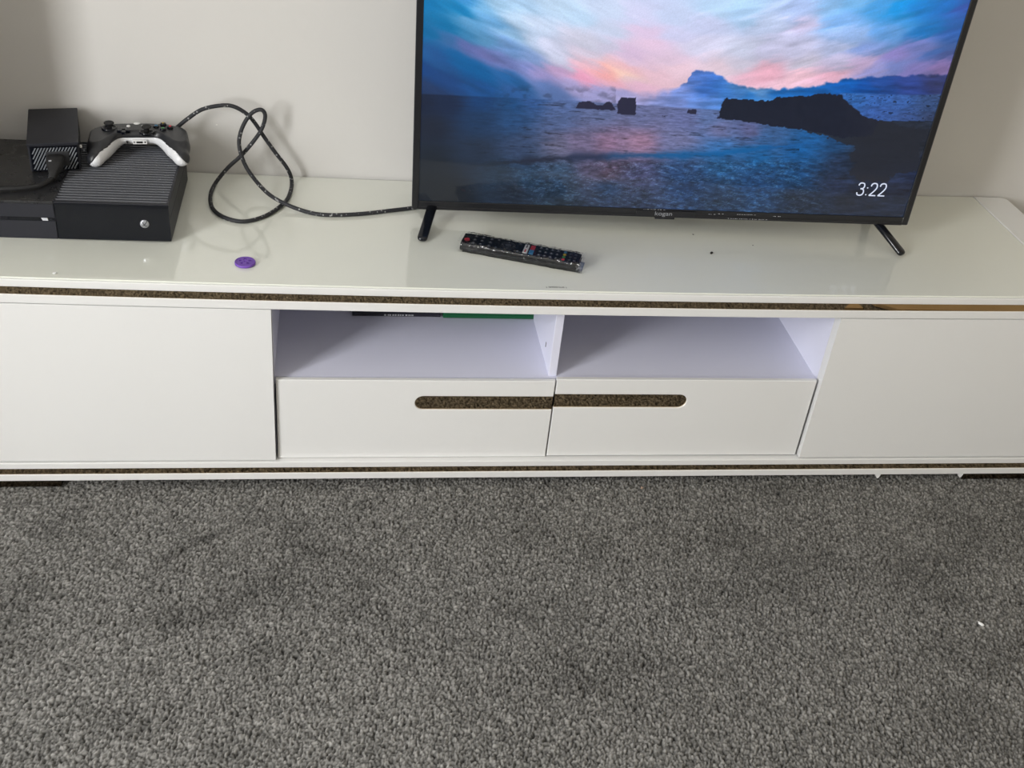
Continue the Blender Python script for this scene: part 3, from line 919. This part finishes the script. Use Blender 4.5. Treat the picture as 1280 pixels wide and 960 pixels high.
# ------------------------------------------------------------------ game console
CZ = glass_z(-0.62) 
KX1, KX0 = -0.6165, -0.9340
KY0, KY1, KH = 0.1220, 0.3500, 0.0665
KC = empty('game_console', ((KX0 + KX1) / 2, (KY0 + KY1) / 2, CZ - 0.0008))
tag(KC, 'large black box-shaped games console with vented right half on the cabinet top', 'games console')
kx = lambda x: x - KC.location.x
ky = lambda y: y - KC.location.y
XS = -0.7845       # seam between the two halves
lab(box('lower_shell', (kx(KX0), ky(KY0 + .0016), 0.0035), (kx(KX1), ky(KY1), 0.0400), M['charcoal'], KC, 0.0010), 'black lower half')
lab(box('upper_shell', (kx(KX0), ky(KY0 + .0016), 0.0403), (kx(KX1), ky(KY1), 0.0620), M['charcoal'], KC, 0.0008), 'dull charcoal upper half')
lab(box('top_plate', (kx(KX0), ky(KY0), 0.0620), (kx(XS) - .0004, ky(KY1), KH), M['black_dusty'], KC, 0.0006), 'glossy dusty left top plate')
lab(box('front_panel', (kx(XS) + .0006, ky(KY0), 0.0038), (kx(KX1) , ky(KY0 + .0016), 0.0655), M['black_gloss'], KC, 0.0005), 'glossy right front panel')
lab(box('front_panel', (kx(KX0), ky(KY0), 0.0400), (kx(XS) - .0006, ky(KY0 + .0016), 0.0620), M['charcoal'], KC, 0.0004), 'dull upper left front panel')
lab(box('front_panel', (kx(KX0), ky(KY0), 0.0038), (kx(XS) - .0006, ky(KY0 + .0016), 0.0335), M['charcoal'], KC, 0.0004), 'dull lower left front panel')
box('disc_slot', (kx(KX0), ky(KY0 + .0010), 0.0335), (kx(XS) - .0006, ky(KY0 + .0030), 0.0400), M['black_gloss'], KC)
st_ = prism('eject_sticker', [(kx(-0.8035), 0.0343), (kx(-0.7955), 0.0343), (kx(-0.7965), 0.0388), (kx(-0.8055), 0.0388)], 'y', ky(KY0 + .0004), ky(KY0 + .0012), M['print_white'], KC)
lathe('eject_button', [(0.0011, 0), (0.0011, 0.0006), (0.0006, 0.0008)], M['charcoal'], KC, 12, (kx(-0.7905), ky(KY0 + .0008), 0.0368), rot=Matrix.Rotation(math.pi / 2, 3, 'X'))
# vented right top: frame and slats
gx0, gx1, gy0, gy1 = XS + .0015, KX1 - .0035, KY0 + .006, KY1 - .004
box('vent_floor', (kx(gx0), ky(gy0), 0.0620), (kx(gx1), ky(gy1), 0.0628), M['dark'], KC)
bm = bmesh.new()
bm_box(bm, (kx(XS), ky(KY0 + .0002), 0.0620), (kx(KX1), ky(gy0), KH), 0.0004)
bm_box(bm, (kx(XS), ky(gy1), 0.0620), (kx(KX1), ky(KY1), KH), 0.0004)
bm_box(bm, (kx(gx1), ky(gy0), 0.0620), (kx(KX1), ky(gy1), KH), 0.0004)
bm_box(bm, (kx(XS), ky(gy0), 0.0620), (kx(gx0), ky(gy1), KH), 0.0004)
bm_out('vent_frame', bm, M['charcoal'], KC)
bm = bmesh.new()
nsl = 24
for k in range(nsl):
    y_ = gy0 + (k + 0.5) / nsl * (gy1 - gy0)
    mt = Matrix.Translation((kx((gx0 + gx1) / 2), ky(y_), 0.0648)) @ Matrix.Rotation(math.radians(24), 4, 'X')
    bm_box(bm, (-(gx1 - gx0) / 2, -0.0016, -0.0012), ((gx1 - gx0) / 2, 0.0016, 0.0012), 0, 1, mt)
tag(bm_out('vent_slats', bm, M['slat'], KC), kind='stuff')
# power button with the crossed sphere emblem
PB = Matrix.Rotation(math.pi / 2, 3, 'X')
pc = (kx(-0.6545), ky(KY0 - 0.0002), 0.0335)
bt = lathe('power_button', [(0.0069, -0.0006), (0.0069, 0.0004), (0.0060, 0.0010), (0.003, 0.0016), (0.0003, 0.0018)], M['silver'], KC, 28, pc, rot=PB)
for s_ in (-1, 1):
    pts_ = []
    for k in range(7):
        t = -1 + 2 * k / 6
        xx = s_ * 0.0040 * t
        zz = 0.0012 + 0.0042 * t - 0.0022 * (1 - t * t)
        pts_.append((pc[0] + xx, pc[1] - 0.0016 + 0.0010 * t * t, pc[2] + zz))
    tube('emblem_stroke', pts_, 0.0006, M['black_gloss'], bt, 6, 3)
for x_ in (KX0 + .04, KX1 - .02):
    for y_ in (KY0 + .02, KY1 - .03):
        lathe('foot', [(0.009, 0.0008), (0.009, 0.0036)], M['rubber'], KC, 16, (kx(x_), ky(y_), 0))

# ------------------------------------------------------------------ power adapter block on the console
KT = KC.location.z + KH
BR = empty('power_adapter', (-0.800, 0.228, KT), math.radians(11.0))
tag(BR, 'black power adapter block with slotted end lying on top of the black console', 'power adapter')
BW, BL, BH = 0.0745, 0.147, 0.0475
bx = box('case', (-BW / 2, 0.0026, 0.0010), (BW / 2, BL, BH), M['charcoal'], BR, 0.0018, 2)
box('lid_rim', (-BW / 2 - .0007, 0.0, BH - .0040), (BW / 2 + .0007, BL * 0.99, BH + .0008), M['charcoal'], BR, 0.0008)
box('end_plate', (-BW / 2 + .003, 0.0010, 0.0025), (BW / 2 - .003, 0.0030, BH - .005), M['black_gloss'], BR)
bm = bmesh.new()
for k in range(-3, 17):
    x0 = -BW / 2 + 0.004 + k * 0.0046
    sl = 0.020
    zl, zh = 0.0045, BH - .007
    # clip the slanted stripe to the plate
    def clipx(x, z):
        return x
    xa, xb = x0, x0 + sl
    lo_, hi_ = -BW / 2 + .005, BW / 2 - .005
    za = zl if xa >= lo_ else zl + (lo_ - xa) / sl * (zh - zl)
    zb = zh if xb <= hi_ else zl + (hi_ - xa) / sl * (zh - zl)
    if zb - za < 0.003:
        continue
    xa2 = xa + (za - zl) / (zh - zl) * sl; xb2 = xa + (zb - zl) / (zh - zl) * sl
    w_ = 0.0019
    vs4 = [(xa2, za), (xa2 + w_, za), (xb2 + w_, zb), (xb2, zb)]
    fv = [bm.verts.new((p[0], 0.0002, p[1])) for p in vs4]; bv = [bm.verts.new((p[0], 0.0012, p[1])) for p in vs4]
    bm.faces.new(fv); bm.faces.new(bv[::-1])
    for i in range(4):
        bm.faces.new((fv[i], bv[i], bv[(i + 1) % 4], fv[(i + 1) % 4]))
tag(bm_out('vent_slats', bm, M['stripe'], BR), kind='stuff')  # stripes are the lit edges between dark slots, light put into their colour
soc = box('power_socket', (-0.012, -0.0012, 0.010), (0.022, 0.0012, 0.0345), M['black_matte'], BR, 0.001)
box('cable_clip', (BW / 2 + .0008, 0.020, 0.030), (BW / 2 + .0045, 0.024, 0.0345), M['white_plastic'], BR, 0.0006)
# plug and lead: own thing
PL = empty('power_lead', (-0.795, 0.205, KT), math.radians(11.0))
tag(PL, 'black mains lead with moulded plug pushed into the power adapter block', 'cable')
bm = bmesh.new()
rings = []
for (y_, w_, h_, zc_, xo) in ((0.0215, 0.026, 0.018, 0.022, 0.0), (0.010, 0.027, 0.020, 0.022, 0.0), (-0.001, 0.022, 0.017, 0.018, -0.001), (-0.009, 0.013, 0.012, 0.013, -0.003), (-0.020, 0.010, 0.010, 0.0085, -0.006)):
    ring = []
    for k in range(12):
        a_ = 2 * math.pi * k / 12
        ca, sa = math.cos(a_), math.sin(a_)
        ring.append(bm.verts.new((xo + w_ / 2 * math.copysign(abs(ca) ** .5, ca), y_, zc_ + h_ / 2 * math.copysign(abs(sa) ** .5, sa))))
    rings.append(ring)
for r0, r1 in zip(rings[:-1], rings[1:]):
    for k in range(12):
        bm.faces.new((r0[k], r0[(k + 1) % 12], r1[(k + 1) % 12], r1[k]))
bm.faces.new(rings[0]); bm.faces.new(rings[-1][::-1])
bm_out('plug', bm, M['rubber'], PL, True)
box('plug_mark', (-0.0085, -0.0005, 0.0285), (-0.0045, 0.004, 0.0290), M['print_white'], PL)
tube('lead', [(-0.005, -0.014, 0.0095), (-0.009, -0.022, 0.0075), (-0.022, -0.034, 0.0055), (-0.045, -0.040, 0.0050), (-0.080, -0.040, 0.0050), (-0.120, -0.030, 0.0050), (-0.135, -0.01, 0.004)], 0.0042, M['rubber'], PL, 10, 6)

# ------------------------------------------------------------------ game controller (distance field surface)
def surface_nets(F, origin, h):
    nx, ny, nz = F.shape
    S = F < 0
    c = [F[i:nx - 1 + i, j:ny - 1 + j, k:nz - 1 + k] for i in (0, 1) for j in (0, 1) for k in (0, 1)]
    off = [(i, j, k) for i in (0, 1) for j in (0, 1) for k in (0, 1)]
    ins = sum((x < 0).astype(int) for x in c)
    mask = (ins > 0) & (ins < 8)
    idx = -np.ones(mask.shape, int); idx[mask] = np.arange(mask.sum())
    acc = np.zeros(mask.shape + (3,)); cnt = np.zeros(mask.shape)
    for a_ in range(8):
        for b__ in range(a_ + 1, 8):
            d = [off[b__][t] - off[a_][t] for t in range(3)]
            if sum(abs(t) for t in d) != 1:
                continue
            fa, fb = c[a_], c[b__]
            cr_ = (fa < 0) != (fb < 0)
            t = np.where(cr_, fa / np.where(cr_, fa - fb, 1), 0)
            for k in range(3):
                acc[..., k] += np.where(cr_, off[a_][k] + t * d[k], 0)
            cnt += cr_
    P = acc[mask] / cnt[mask][:, None]
    ijk = np.argwhere(mask)
    V = (ijk + P) * h + np.array(origin)
    Q = []
    # edges along each axis
    for ax in range(3):
        sl0 = [slice(None)] * 3; sl1 = [slice(None)] * 3
        sl0[ax] = slice(0, -1); sl1[ax] = slice(1, None)
        A_, B_ = S[tuple(sl0)], S[tuple(sl1)]
        e = np.argwhere(A_ != B_)
        o1, o2 = [(1, 2), (2, 0), (0, 1)][ax]
        ok = (e[:, o1] > 0) & (e[:, o2] > 0) & (e[:, o1] < F.shape[o1] - 1) & (e[:, o2] < F.shape[o2] - 1)
        e = e[ok]
        sgn = A_[e[:, 0], e[:, 1], e[:, 2]]
        def at_(d1, d2):
            t = e.copy(); t[:, o1] -= d1; t[:, o2] -= d2
            return idx[t[:, 0], t[:, 1], t[:, 2]]
        q_ = np.stack([at_(1, 1), at_(0, 1), at_(0, 0), at_(1, 0)], axis=1)
        q_[~sgn] = q_[~sgn][:, ::-1]
        Q.append(q_)
    return V, np.concatenate(Q)


def smin(a_, b__, k):
    h_ = np.clip(0.5 + 0.5 * (b__ - a_) / k, 0, 1)
    return b__ * (1 - h_) + a_ * h_ - k * h_ * (1 - h_)


def round_cone(X, Y, Z, A, B, r1, r2):
    ba = np.array(B) - np.array(A); l2 = (ba ** 2).sum()
    px, py, pz = X - A[0], Y - A[1], Z - A[2]
    t = np.clip((px * ba[0] + py * ba[1] + pz * ba[2]) / l2, 0, 1)
    return np.sqrt((px - t * ba[0]) ** 2 + (py - t * ba[1]) ** 2 + (pz - t * ba[2]) ** 2) - (r1 + (r2 - r1) * t)


hS = 1.15
gx_ = np.arange(-86, 87, hS); gy_ = np.arange(-60, 56, hS); gz_ = np.arange(-4, 52, hS)
GX, GY, GZ = np.meshgrid(gx_, gy_, gz_, indexing='ij')
AX = np.abs(GX)
grip = round_cone(AX, GY, GZ, (46, 14, 22), (62, -38, 13.2), 20.0, 12.5)
grip2 = round_cone(AX, GY, GZ, (52, 20, 22), (58, -10, 19), 21.0, 17.5)
grip = smin(grip, grip2, 8)
qx = AX - 38; qy = np.abs(GY - 25) - 9.5; qz = np.abs(GZ - 27) - 3.0
bodyf = np.sqrt(np.clip(qx, 0, None) ** 2 + np.clip(qy, 0, None) ** 2 + np.clip(qz, 0, None) ** 2) + np.minimum(np.maximum(qx, np.maximum(qy, qz)), 0) - 9.0
ctl = smin(grip, bodyf, 9.0)
ctl = np.maximum(ctl, GZ - 38.5 + 0.0022 * AX ** 2 * 0.6)
ctl = np.maximum(ctl, 0.3 - GZ)
axx = 46 + (14 - GY) / 52.0 * 16
t_in = np.clip((axx - AX) / 9.0 + 0.22, -0.9, 1.0)
seam = 17.5 + 10.5 * t_in - np.clip(-GY - 8, 0, 60) * 0.14
top_f = np.maximum(ctl, seam - GZ)
bot_f = np.maximum(ctl + 0.5, GZ - seam)
bot_f = np.minimum(bot_f, np.maximum(ctl + 1.6, np.abs(GZ - seam) - 2))
CT = empty('game_controller', (-0.683, 0.3015, KT - 0.0012), math.radians(6.5))
tag(CT, 'black and white wireless game controller resting on the vented half of the console', 'game controller')
sc = 0.00107


def sd_obj(name, F, m):
    V, Q = surface_nets(F, (gx_[0], gy_[0], gz_[0]), hS)
    me = grid_mesh(name, V * sc, Q)
    return link_mesh(name, me, m, CT, True)


lab(sd_obj('face_shell', top_f, M['ctl_black']), 'black upper shell')
lab(sd_obj('back_shell', bot_f, M['ctl_white']), 'white lower shell with grips')
R3 = lambda a_: Matrix.Rotation(math.radians(a_), 3, 'X')
ztop = 0.0385 * 1.07


def ctl_stick(x, y, z):
    s_ = lathe('thumbstick', [(0.0042, -0.004), (0.0038, 0.003), (0.0050, 0.0058), (0.0078, 0.0068), (0.0082, 0.0082), (0.0072, 0.0094), (0.0045, 0.0086), (0.0005, 0.0084)], M['rubber'], CT, 24, (x, y, z))
    lathe('stick_ring', [(0.0125, -0.003), (0.0125, 0.0004), (0.0112, 0.0010), (0.0095, 0.0002), (0.0090, -0.003)], M['black_gloss'], CT, 28, (x, y, z))
    return s_


ctl_stick(-0.0455, 0.026, 0.0400)
ctl_stick(0.0135, 0.0095, 0.0400)
bm = bmesh.new()
for (hx, hy) in ((0.0105, 0.0034), (0.0034, 0.0105)):
    bm_box(bm, (-0.0225 - hx, 0.010 - hy, 0.038), (-0.0225 + hx, 0.010 + hy, 0.0432), 0.0008)
bm_out('direction_pad', bm, M['black_gloss'], CT)
for (dx, dy, key, nm) in ((0, -0.0105, 'green', 'A'), (0.0110, 0, 'red', 'B'), (-0.0110, 0, 'blue', 'X'), (0, 0.0105, 'yellow', 'Y')):
    cx_, cy_ = 0.0390 + dx, 0.0270 + dy
    zz = 0.0392 - 0.0010 * (dx > 0) + 0.0006
    fb_ = lathe('face_button', [(0.0050, -0.003), (0.0050, 0.0018), (0.0042, 0.0030), (0.0005, 0.0034)], M['black_gloss'], CT, 20, (cx_, cy_, zz))
    text_mesh('button_letter', nm, 0.0085, M[key], fb_, Matrix.Translation((cx_, cy_ - 0.0030, zz + 0.0035)), 0.0002, 'CENTER')
for sx in (-1, 1):
    b_o = lathe('menu_button', [(0.0030, -0.002), (0.0030, 0.0012), (0.0022, 0.0020)], M['white_plastic'], CT, 16, (sx * 0.0115 - 0.004, 0.0275, 0.0412))
hb = lathe('home_button', [(0.0068, -0.003), (0.0068, 0.0010), (0.0050, 0.0022), (0.001, 0.0028)], M['white_plastic'], CT, 24, (-0.003, 0.0405, 0.0390))
# front face: socket, expansion port
lathe('headphone_socket', [(0.0019, -0.001), (0.0019, 0.0006), (0.0004, 0.0007)], M['rubber'], CT, 16, (-0.0185, 0.0050, 0.0235), rot=PB)
pr = box('expansion_port', (-0.0100, 0.0036, 0.0198), (0.0125, 0.0070, 0.0268), M['white_plastic'], CT, 0.0006)
box('port_opening', (-0.0040, 0.0031, 0.0217), (0.0058, 0.0038, 0.0249), M['rubber'], pr)
box('port_opening', (-0.0086, 0.0031, 0.0223), (-0.0066, 0.0038, 0.0249), M['rubber'], pr)
box('port_opening', (0.0086, 0.0031, 0.0223), (0.0108, 0.0038, 0.0249), M['rubber'], pr)
for sx in (-1, 1):
    bm = bmesh.new()
    bm_box(bm, (sx * 0.036 - 0.016, 0.040, 0.012), (sx * 0.036 + 0.016, 0.052, 0.028), 0.004, 3)
    bm_out('trigger', bm, M['ctl_black'], CT, True)

# ------------------------------------------------------------------ braided cable
cable_pts = [(-0.664, 0.3565, 0.4080), (-0.653, 0.356, 0.450)] + \
    [(-0.6386, 0.356, 0.4866), (-0.6302, 0.356, 0.4948), (-0.61, 0.356, 0.5126), (-0.5849, 0.357, 0.53), (-0.5534, 0.358, 0.5378), (-0.5325, 0.358, 0.5365), (-0.512, 0.358, 0.524), (-0.4988, 0.358, 0.5075), (-0.4855, 0.358, 0.4851), (-0.4683, 0.358, 0.4585), (-0.4472, 0.358, 0.4276), (-0.4404, 0.3591, 0.4031), (-0.4422, 0.3078, 0.4031), (-0.4515, 0.2695, 0.4032), (-0.4771, 0.2235, 0.4034), (-0.5101, 0.1992, 0.4037), (-0.541, 0.2091, 0.404), (-0.564, 0.2398, 0.4042), (-0.5727, 0.2872, 0.4043), (-0.569, 0.335, 0.4058), (-0.5466, 0.34, 0.4339), (-0.5245, 0.343, 0.4549), (-0.5021, 0.344, 0.4824), (-0.4874, 0.344, 0.5058), (-0.4814, 0.344, 0.5287), (-0.4883, 0.344, 0.5389), (-0.5042, 0.343, 0.5316), (-0.5185, 0.34, 0.5099), (-0.5256, 0.336, 0.4848), (-0.522, 0.33, 0.4607), (-0.5097, 0.322, 0.4354), (-0.4802, 0.288, 0.4153), (-0.4472, 0.256, 0.4098), (-0.4081, 0.2409, 0.4028), (-0.373, 0.2336, 0.4026), (-0.3198, 0.2425, 0.4022), (-0.2656, 0.2603, 0.4019), (-0.234, 0.2711, 0.4018)] + \
    [(-0.19, 0.290, 0.4020), (-0.12, 0.318, 0.4015), (-0.04, 0.330, 0.4012)]
HC = empty('braided_cable', (-0.45, 0.27, glass_z(-0.45)))
tag(HC, 'thick black braided cable with white flecks looped loosely between console and television', 'cable')
org = Vector(HC.location)
tube('cord', [Vector(p) - org for p in cable_pts], 0.0034, M['braid'], HC, 14, 6)

# ------------------------------------------------------------------ remote control in its plastic sleeve
p0 = Vector((-0.1590, 0.1455)); p1 = Vector((0.0300, 0.0800))
ctr = (p0 + p1) / 2; angr = math.atan2(p1.y - p0.y, p1.x - p0.x)
RL, RW, RH = 0.197, 0.0415, 0.0142
RC = empty('remote_control', (ctr.x, ctr.y, glass_z(ctr.x) + 0.0006), angr)
tag(RC, 'black television remote control in clear plastic wrap on the cabinet top', 'remote control')
bowz = lambda u: 0.0010 + 0.0030 * (2 * u / RL) ** 2 * 0


def remote_body(name, w, z0, z1, m, inset=0.0):
    bm = bmesh.new()
    n = 20; rings = []
    for i in range(n + 1):
        u = -RL / 2 + inset + (RL - 2 * inset) * i / n
        e = 1 - max(0.0, abs(2 * u / RL) - 0.93) / 0.07 * 0.14
        hw = w / 2 * e
        ring = [(-hw * .86, z0), (hw * .86, z0), (hw, z0 + (z1 - z0) * .45), (hw * .985, z1 - .0015), (hw * .93, z1), (-hw * .93, z1), (-hw * .985, z1 - .0015), (-hw, z0 + (z1 - z0) * .45)]
        rings.append([bm.verts.new((u, y, z)) for y, z in ring])
    for a_, b__ in zip(rings[:-1], rings[1:]):
        for k in range(8):
            bm.faces.new((a_[k], a_[(k + 1) % 8], b__[(k + 1) % 8], b__[k]))
    bm.faces.new(rings[0][::-1]); bm.faces.new(rings[-1])
    return bm_out(name, bm, m, RC)


remote_body('lower_case', RW, 0.0, 0.0078, M['black_gloss'])
rb = remote_body('upper_case', RW * 1.01, 0.0082, RH, M['black_gloss'], 0.0006)


def button(u, v, rx_, ry_, m, h_=0.0009, nm='button', seg=10):
    verts, faces = [], []
    for (s_, z) in ((1, RH - .0004), (1, RH + h_ * .7), (0.8, RH + h_)):
        for k in range(seg):
            a_ = 2 * math.pi * k / seg
            verts.append((u + rx_ * s_ * math.cos(a_), v + ry_ * s_ * math.sin(a_), z))
    for i in range(2):
        for k in range(seg):
            faces.append((i * seg + k, i * seg + (k + 1) % seg, (i + 1) * seg + (k + 1) % seg, (i + 1) * seg + k))
    faces.append(tuple(2 * seg + k for k in range(seg)))
    return from_data(nm, verts, faces, m, RC)


lab(button(-0.0900, 0.0000 - 0.004, 0.0046, 0.0046, M['red'], 0.0016, 'power_button', 14), 'red power button')
for r__, us in ((0.012, (-.078, -.066, -.052)), (0, (-.078, -.066, -.052)), (-.012, (-.078, -.066, -.052))):
    for u in us:
        button(u, r__, .0028, .0034, M['button'])
        bmx = box('button_print', (u - .0006, r__ - .0010, RH + .0009), (u + .0006, r__ + .0010, RH + .0011), M['print_white'], RC)
# navigation ring
lathe('navigation_ring', [(0.0125, RH - .0003), (0.0125, RH + .0008), (0.0115, RH + .0012), (0.0070, RH + .0010), (0.0066, RH - .0003)], M['charcoal'], RC, 28, (-.022, 0, 0))
button(-.022, 0, .0052, .0052, M['button'], .0016, 'ok_button', 16)
for (du, dv) in ((.0098, 0), (-.0098, 0), (0, .0098), (0, -.0098)):
    box('button_print', (-.022 + du - .0005, dv - .0005, RH + .0010), (-.022 + du + .0005, dv + .0005, RH + .0014), M['print_white'], RC)
for u in (-.040, -.004):
    for v in (-.0135, .0135):
        button(u, v, .0026, .0030, M['button'])
        box('button_print', (u - .0005, v - .0006, RH + .0009), (u + .0005, v + .0006, RH + .0011), M['print_white'], RC)
# application keys
for (u, v, key, lb) in ((.0080, -.0078, 'white_plastic', 'white shortcut key with red lettering'), (.0080, .0078, 'white_plastic', 'white shortcut key with dark lettering'), (.0180, .0078, 'red', 'red shortcut key'), (.0180, -.0078, 'blue', 'blue shortcut key')):
    kk = box('shortcut_key', (u - .0038, v - .0072, RH - .0003), (u + .0038, v + .0072, RH + .0012), M[key], RC, .0005)
    lab(kk, lb)
    if key == 'white_plastic':
        box('key_print', (u - .0011, v - .0048, RH + .0012), (u + .0011, v + .0048, RH + .0014), M['red'] if v < 0 else M['button'], kk)
for u in (.031, .0405, .050, .0595):
    for v in (-.0125, 0, .0125):
        button(u, v, .0028, .0034, M['button'])
        box('button_print', (u - .0008, v - .0011, RH + .0009), (u + .0008, v + .0011, RH + .0011), M['print_white'], RC)
for v, key in ((-.0125, 'red'), (-.0042, 'green'), (.0042, 'yellow'), (.0125, 'blue')):
    lab(button(.0715, v, .0028, .0034, M[key], .0012, 'colour_button'), key + ' button')
for u in (.0815, .0895):
    for v in (-.0105, 0, .0105):
        button(u, v, .0022, .0028, M['button'])
# sleeve
n, mseg = 90, 40
verts, faces = [], []
rw = random.Random(9)
for i in range(n + 1):
    u = -RL / 2 - 0.004 + (RL + 0.010) * i / n
    for k in range(mseg):
        a_ = 2 * math.pi * k / mseg
        ca, sa = math.cos(a_), math.sin(a_)
        yv = (RW / 2 + .0020) * math.copysign(abs(ca) ** .35, ca)
        zv = RH / 2 + .0006 + (RH / 2 + .0022) * math.copysign(abs(sa) ** .35, sa)
        j = float(fbm(np.array(u * 150.0 + 30), np.array(k * 0.42 + 7), 200, 3)) - 0.5
        endf = 1 + 2.0 * max(0, abs(2 * u / RL) - .80)
        yv *= 1 + 0.10 * j * endf
        zv += 0.0038 * j * endf * (1 if sa > -0.2 else 0)
        verts.append((u, yv, max(zv, -0.0004)))
for i in range(n):
    for k in range(mseg):
        faces.append((i * mseg + k, i * mseg + (k + 1) % mseg, (i + 1) * mseg + (k + 1) % mseg, (i + 1) * mseg + k))
wr = from_data('clear_wrap', verts, faces, M['wrap'], RC, False)
lab(wr, 'crinkled clear plastic wrap')

# ------------------------------------------------------------------ purple disc with holes
DR = 0.0158
DC = empty('plastic_disc', (-0.5004, 0.0635, glass_z(-0.5) + 0.0002), math.radians(20))
tag(DC, 'small round purple plastic disc with holes lying near the cabinet front edge', 'disc')
holes = [(0.0075 * math.cos(a_), 0.0075 * math.sin(a_)) for a_ in [2 * math.pi * k / 5 for k in range(5)]] + [(0, 0)]
nG = 72
xs = np.linspace(-DR * 1.03, DR * 1.03, nG)
verts, faces = [], []
SEGR, NR = 72, 26
lathe('rim', [(DR * .94, 0), (DR, 0.0010), (DR, 0.0034), (DR * .96, 0.0043), (DR * .88, 0.0045), (DR * .88, 0.0002)], M['purple'], DC, 48)
idx = {}
for i in range(NR + 1):
    r0 = DR * .885 * i / NR
    for k in range(SEGR):
        a_ = 2 * math.pi * k / SEGR
        x, y = r0 * math.cos(a_), r0 * math.sin(a_)
        d = min(math.hypot(x - hx, y - hy) for hx, hy in holes)
        z = 0.0040 + 0.0006 * math.exp(-((d - 0.0024) / 0.0007) ** 2)
        if d < 0.0018:
            z = 0.0008
        verts.append((x, y, z))
for i in range(NR):
    for k in range(SEGR):
        faces.append((i * SEGR + k, (i + 1) * SEGR + k, (i + 1) * SEGR + (k + 1) % SEGR, i * SEGR + (k + 1) % SEGR))
from_data('face', verts, faces, M['purple'], DC, False)
for hx, hy in holes:
    lathe('hole', [(0.0014, 0.0008), (0.0014, 0.0012)], M['purple_dark'], DC, 14, (hx, hy, 0))

# ------------------------------------------------------------------ crumbs and small litter
def crumb(name, loc, s, m, label, cat='crumb', seed=0, rz=0.0, group=None):
    bm = bmesh.new()
    bmesh.ops.create_icosphere(bm, subdivisions=2, radius=1.0)
    rr = random.Random(seed)
    for v in bm.verts:
        f = 1 + rr.uniform(-.28, .28)
        v.co = Vector((v.co.x * s[0] * f, v.co.y * s[1] * f, s[2] + max(-s[2], v.co.z * s[2] * f)))
    o = bm_out(name, bm, m)
    o.location = loc; o.rotation_euler = (0, 0, rz)
    tag(o, label, cat, group)
    return o


gz = glass_z
crumb('crumb', (0.2674, 0.1375, gz(.267)), (.0034, .0022, .0016), M['crumb_dark'], 'black crumb on the glass top midway between remote and right television leg', seed=1, rz=.7)
crumb('crumb', (0.2535, 0.2060, gz(.253)), (.0016, .0009, .0006), M['crumb_dark'], 'tiny grey speck on the glass just under the television lower edge', seed=2, rz=-.4)
crumb('crumb', (0.3515, 0.1698, gz(.35)), (.0010, .0008, .0005), M['crumb_dark'], 'tiny grey speck on the glass right of the black crumb', seed=3)
crumb('crumb', (-0.7693, 0.0150, gz(-.769)), (.0030, .0022, .0014), M['white_plastic'], 'white crumb at the cabinet top front edge, left end', seed=4, rz=.3)
crumb('carpet_crumb', (0.1764, -0.012, 0.0048), (.0024, .0022, .0022), mat('beige_crumb', srgb(168, 146, 128), .8, noise=.1), 'beige crumb on the carpet just below the cabinet drawers', seed=5)
crumb('paper_scrap', (0.6568, -0.3539, 0.0056), (.0028, .0058, .0014), M['white_plastic'], 'white paper scrap on the dark carpet at right', 'scrap', seed=6, rz=.55)
ch = bm = bmesh.new(); bm_box(bm, (-.0016, -.0006, -.0012), (.0016, .0006, .0012), .0004)
ch = bm_out('wall_chip', bm, M['trim']); ch.location = (-0.5665, WALL_Y - .0004, 0.4905)
tag(ch, 'tiny white chip on the grey wall behind the braided cable', 'chip')

# ------------------------------------------------------------------ cases lying in the left open compartment
zf = ZS
G1 = empty('disc_case', (-0.0905, 0.276, zf))
tag(G1, 'green plastic disc case lying at the back of the left open compartment', 'disc case')
box('case_shell', (-.0835, -.0665, .0004), (.0835, .066, .0075), M['case_green'], G1, .0012)
box('case_lid', (-.0835, -.0665, .0078), (.0835, .066, .0145), M['case_green'], G1, .0012)
box('cover_sheet', (-.080, -.062, .0146), (.082, .063, .0149), M['case_dark'], G1)
G2 = empty('disc_case', (-0.2560, 0.2790, zf))
tag(G2, 'dark disc case with pale spine lettering lying left of the green case', 'disc case')
box('case_shell', (-.078, -.0665, .0004), (.078, .066, .0070), M['case_dark'], G2, .0010)
box('case_lid', (-.078, -.0665, .0073), (.078, .066, .0140), M['case_dark'], G2, .0010)
rr = random.Random(2)
bm = bmesh.new(); u = -.022
while u < .030:
    w_ = rr.uniform(.0015, .0035)
    bm_box(bm, (u, -.0669, .0022), (u + w_, -.0664, .0050)); u += w_ + rr.uniform(.0008, .003)
tag(bm_out('spine_print', bm, M['print_white'], G2), kind='stuff')

# ------------------------------------------------------------------ timber in front of the cabinet, seen only in the upper mirror strip
OB = empty('oak_board', (1.36, -0.76, 0.0))
tag(OB, 'pale timber board lying on the carpet, seen reflected in the upper mirror strip', 'board')
prism('plank', [(.858 - 1.36, .09), (.885 - 1.36, .132), (.93 - 1.36, .16), (1.40 - 1.36, .16), (1.40 - 1.36, -.14), (.80 - 1.36, -.14)], 'z', 0.0085, 0.018, M['oak'], OB, bevel=.0015)
OB2 = prism('timber_offcut', [(-.022, .012), (.024, .012), (.018, -.012), (-.004, -.006)], 'z', 0.0085, 0.015, M['oak'])
OB2.location = (0.822, -0.622, 0.0)
tag(OB2, 'small pale timber offcut left of the timber board, seen in the upper mirror strip', 'offcut')
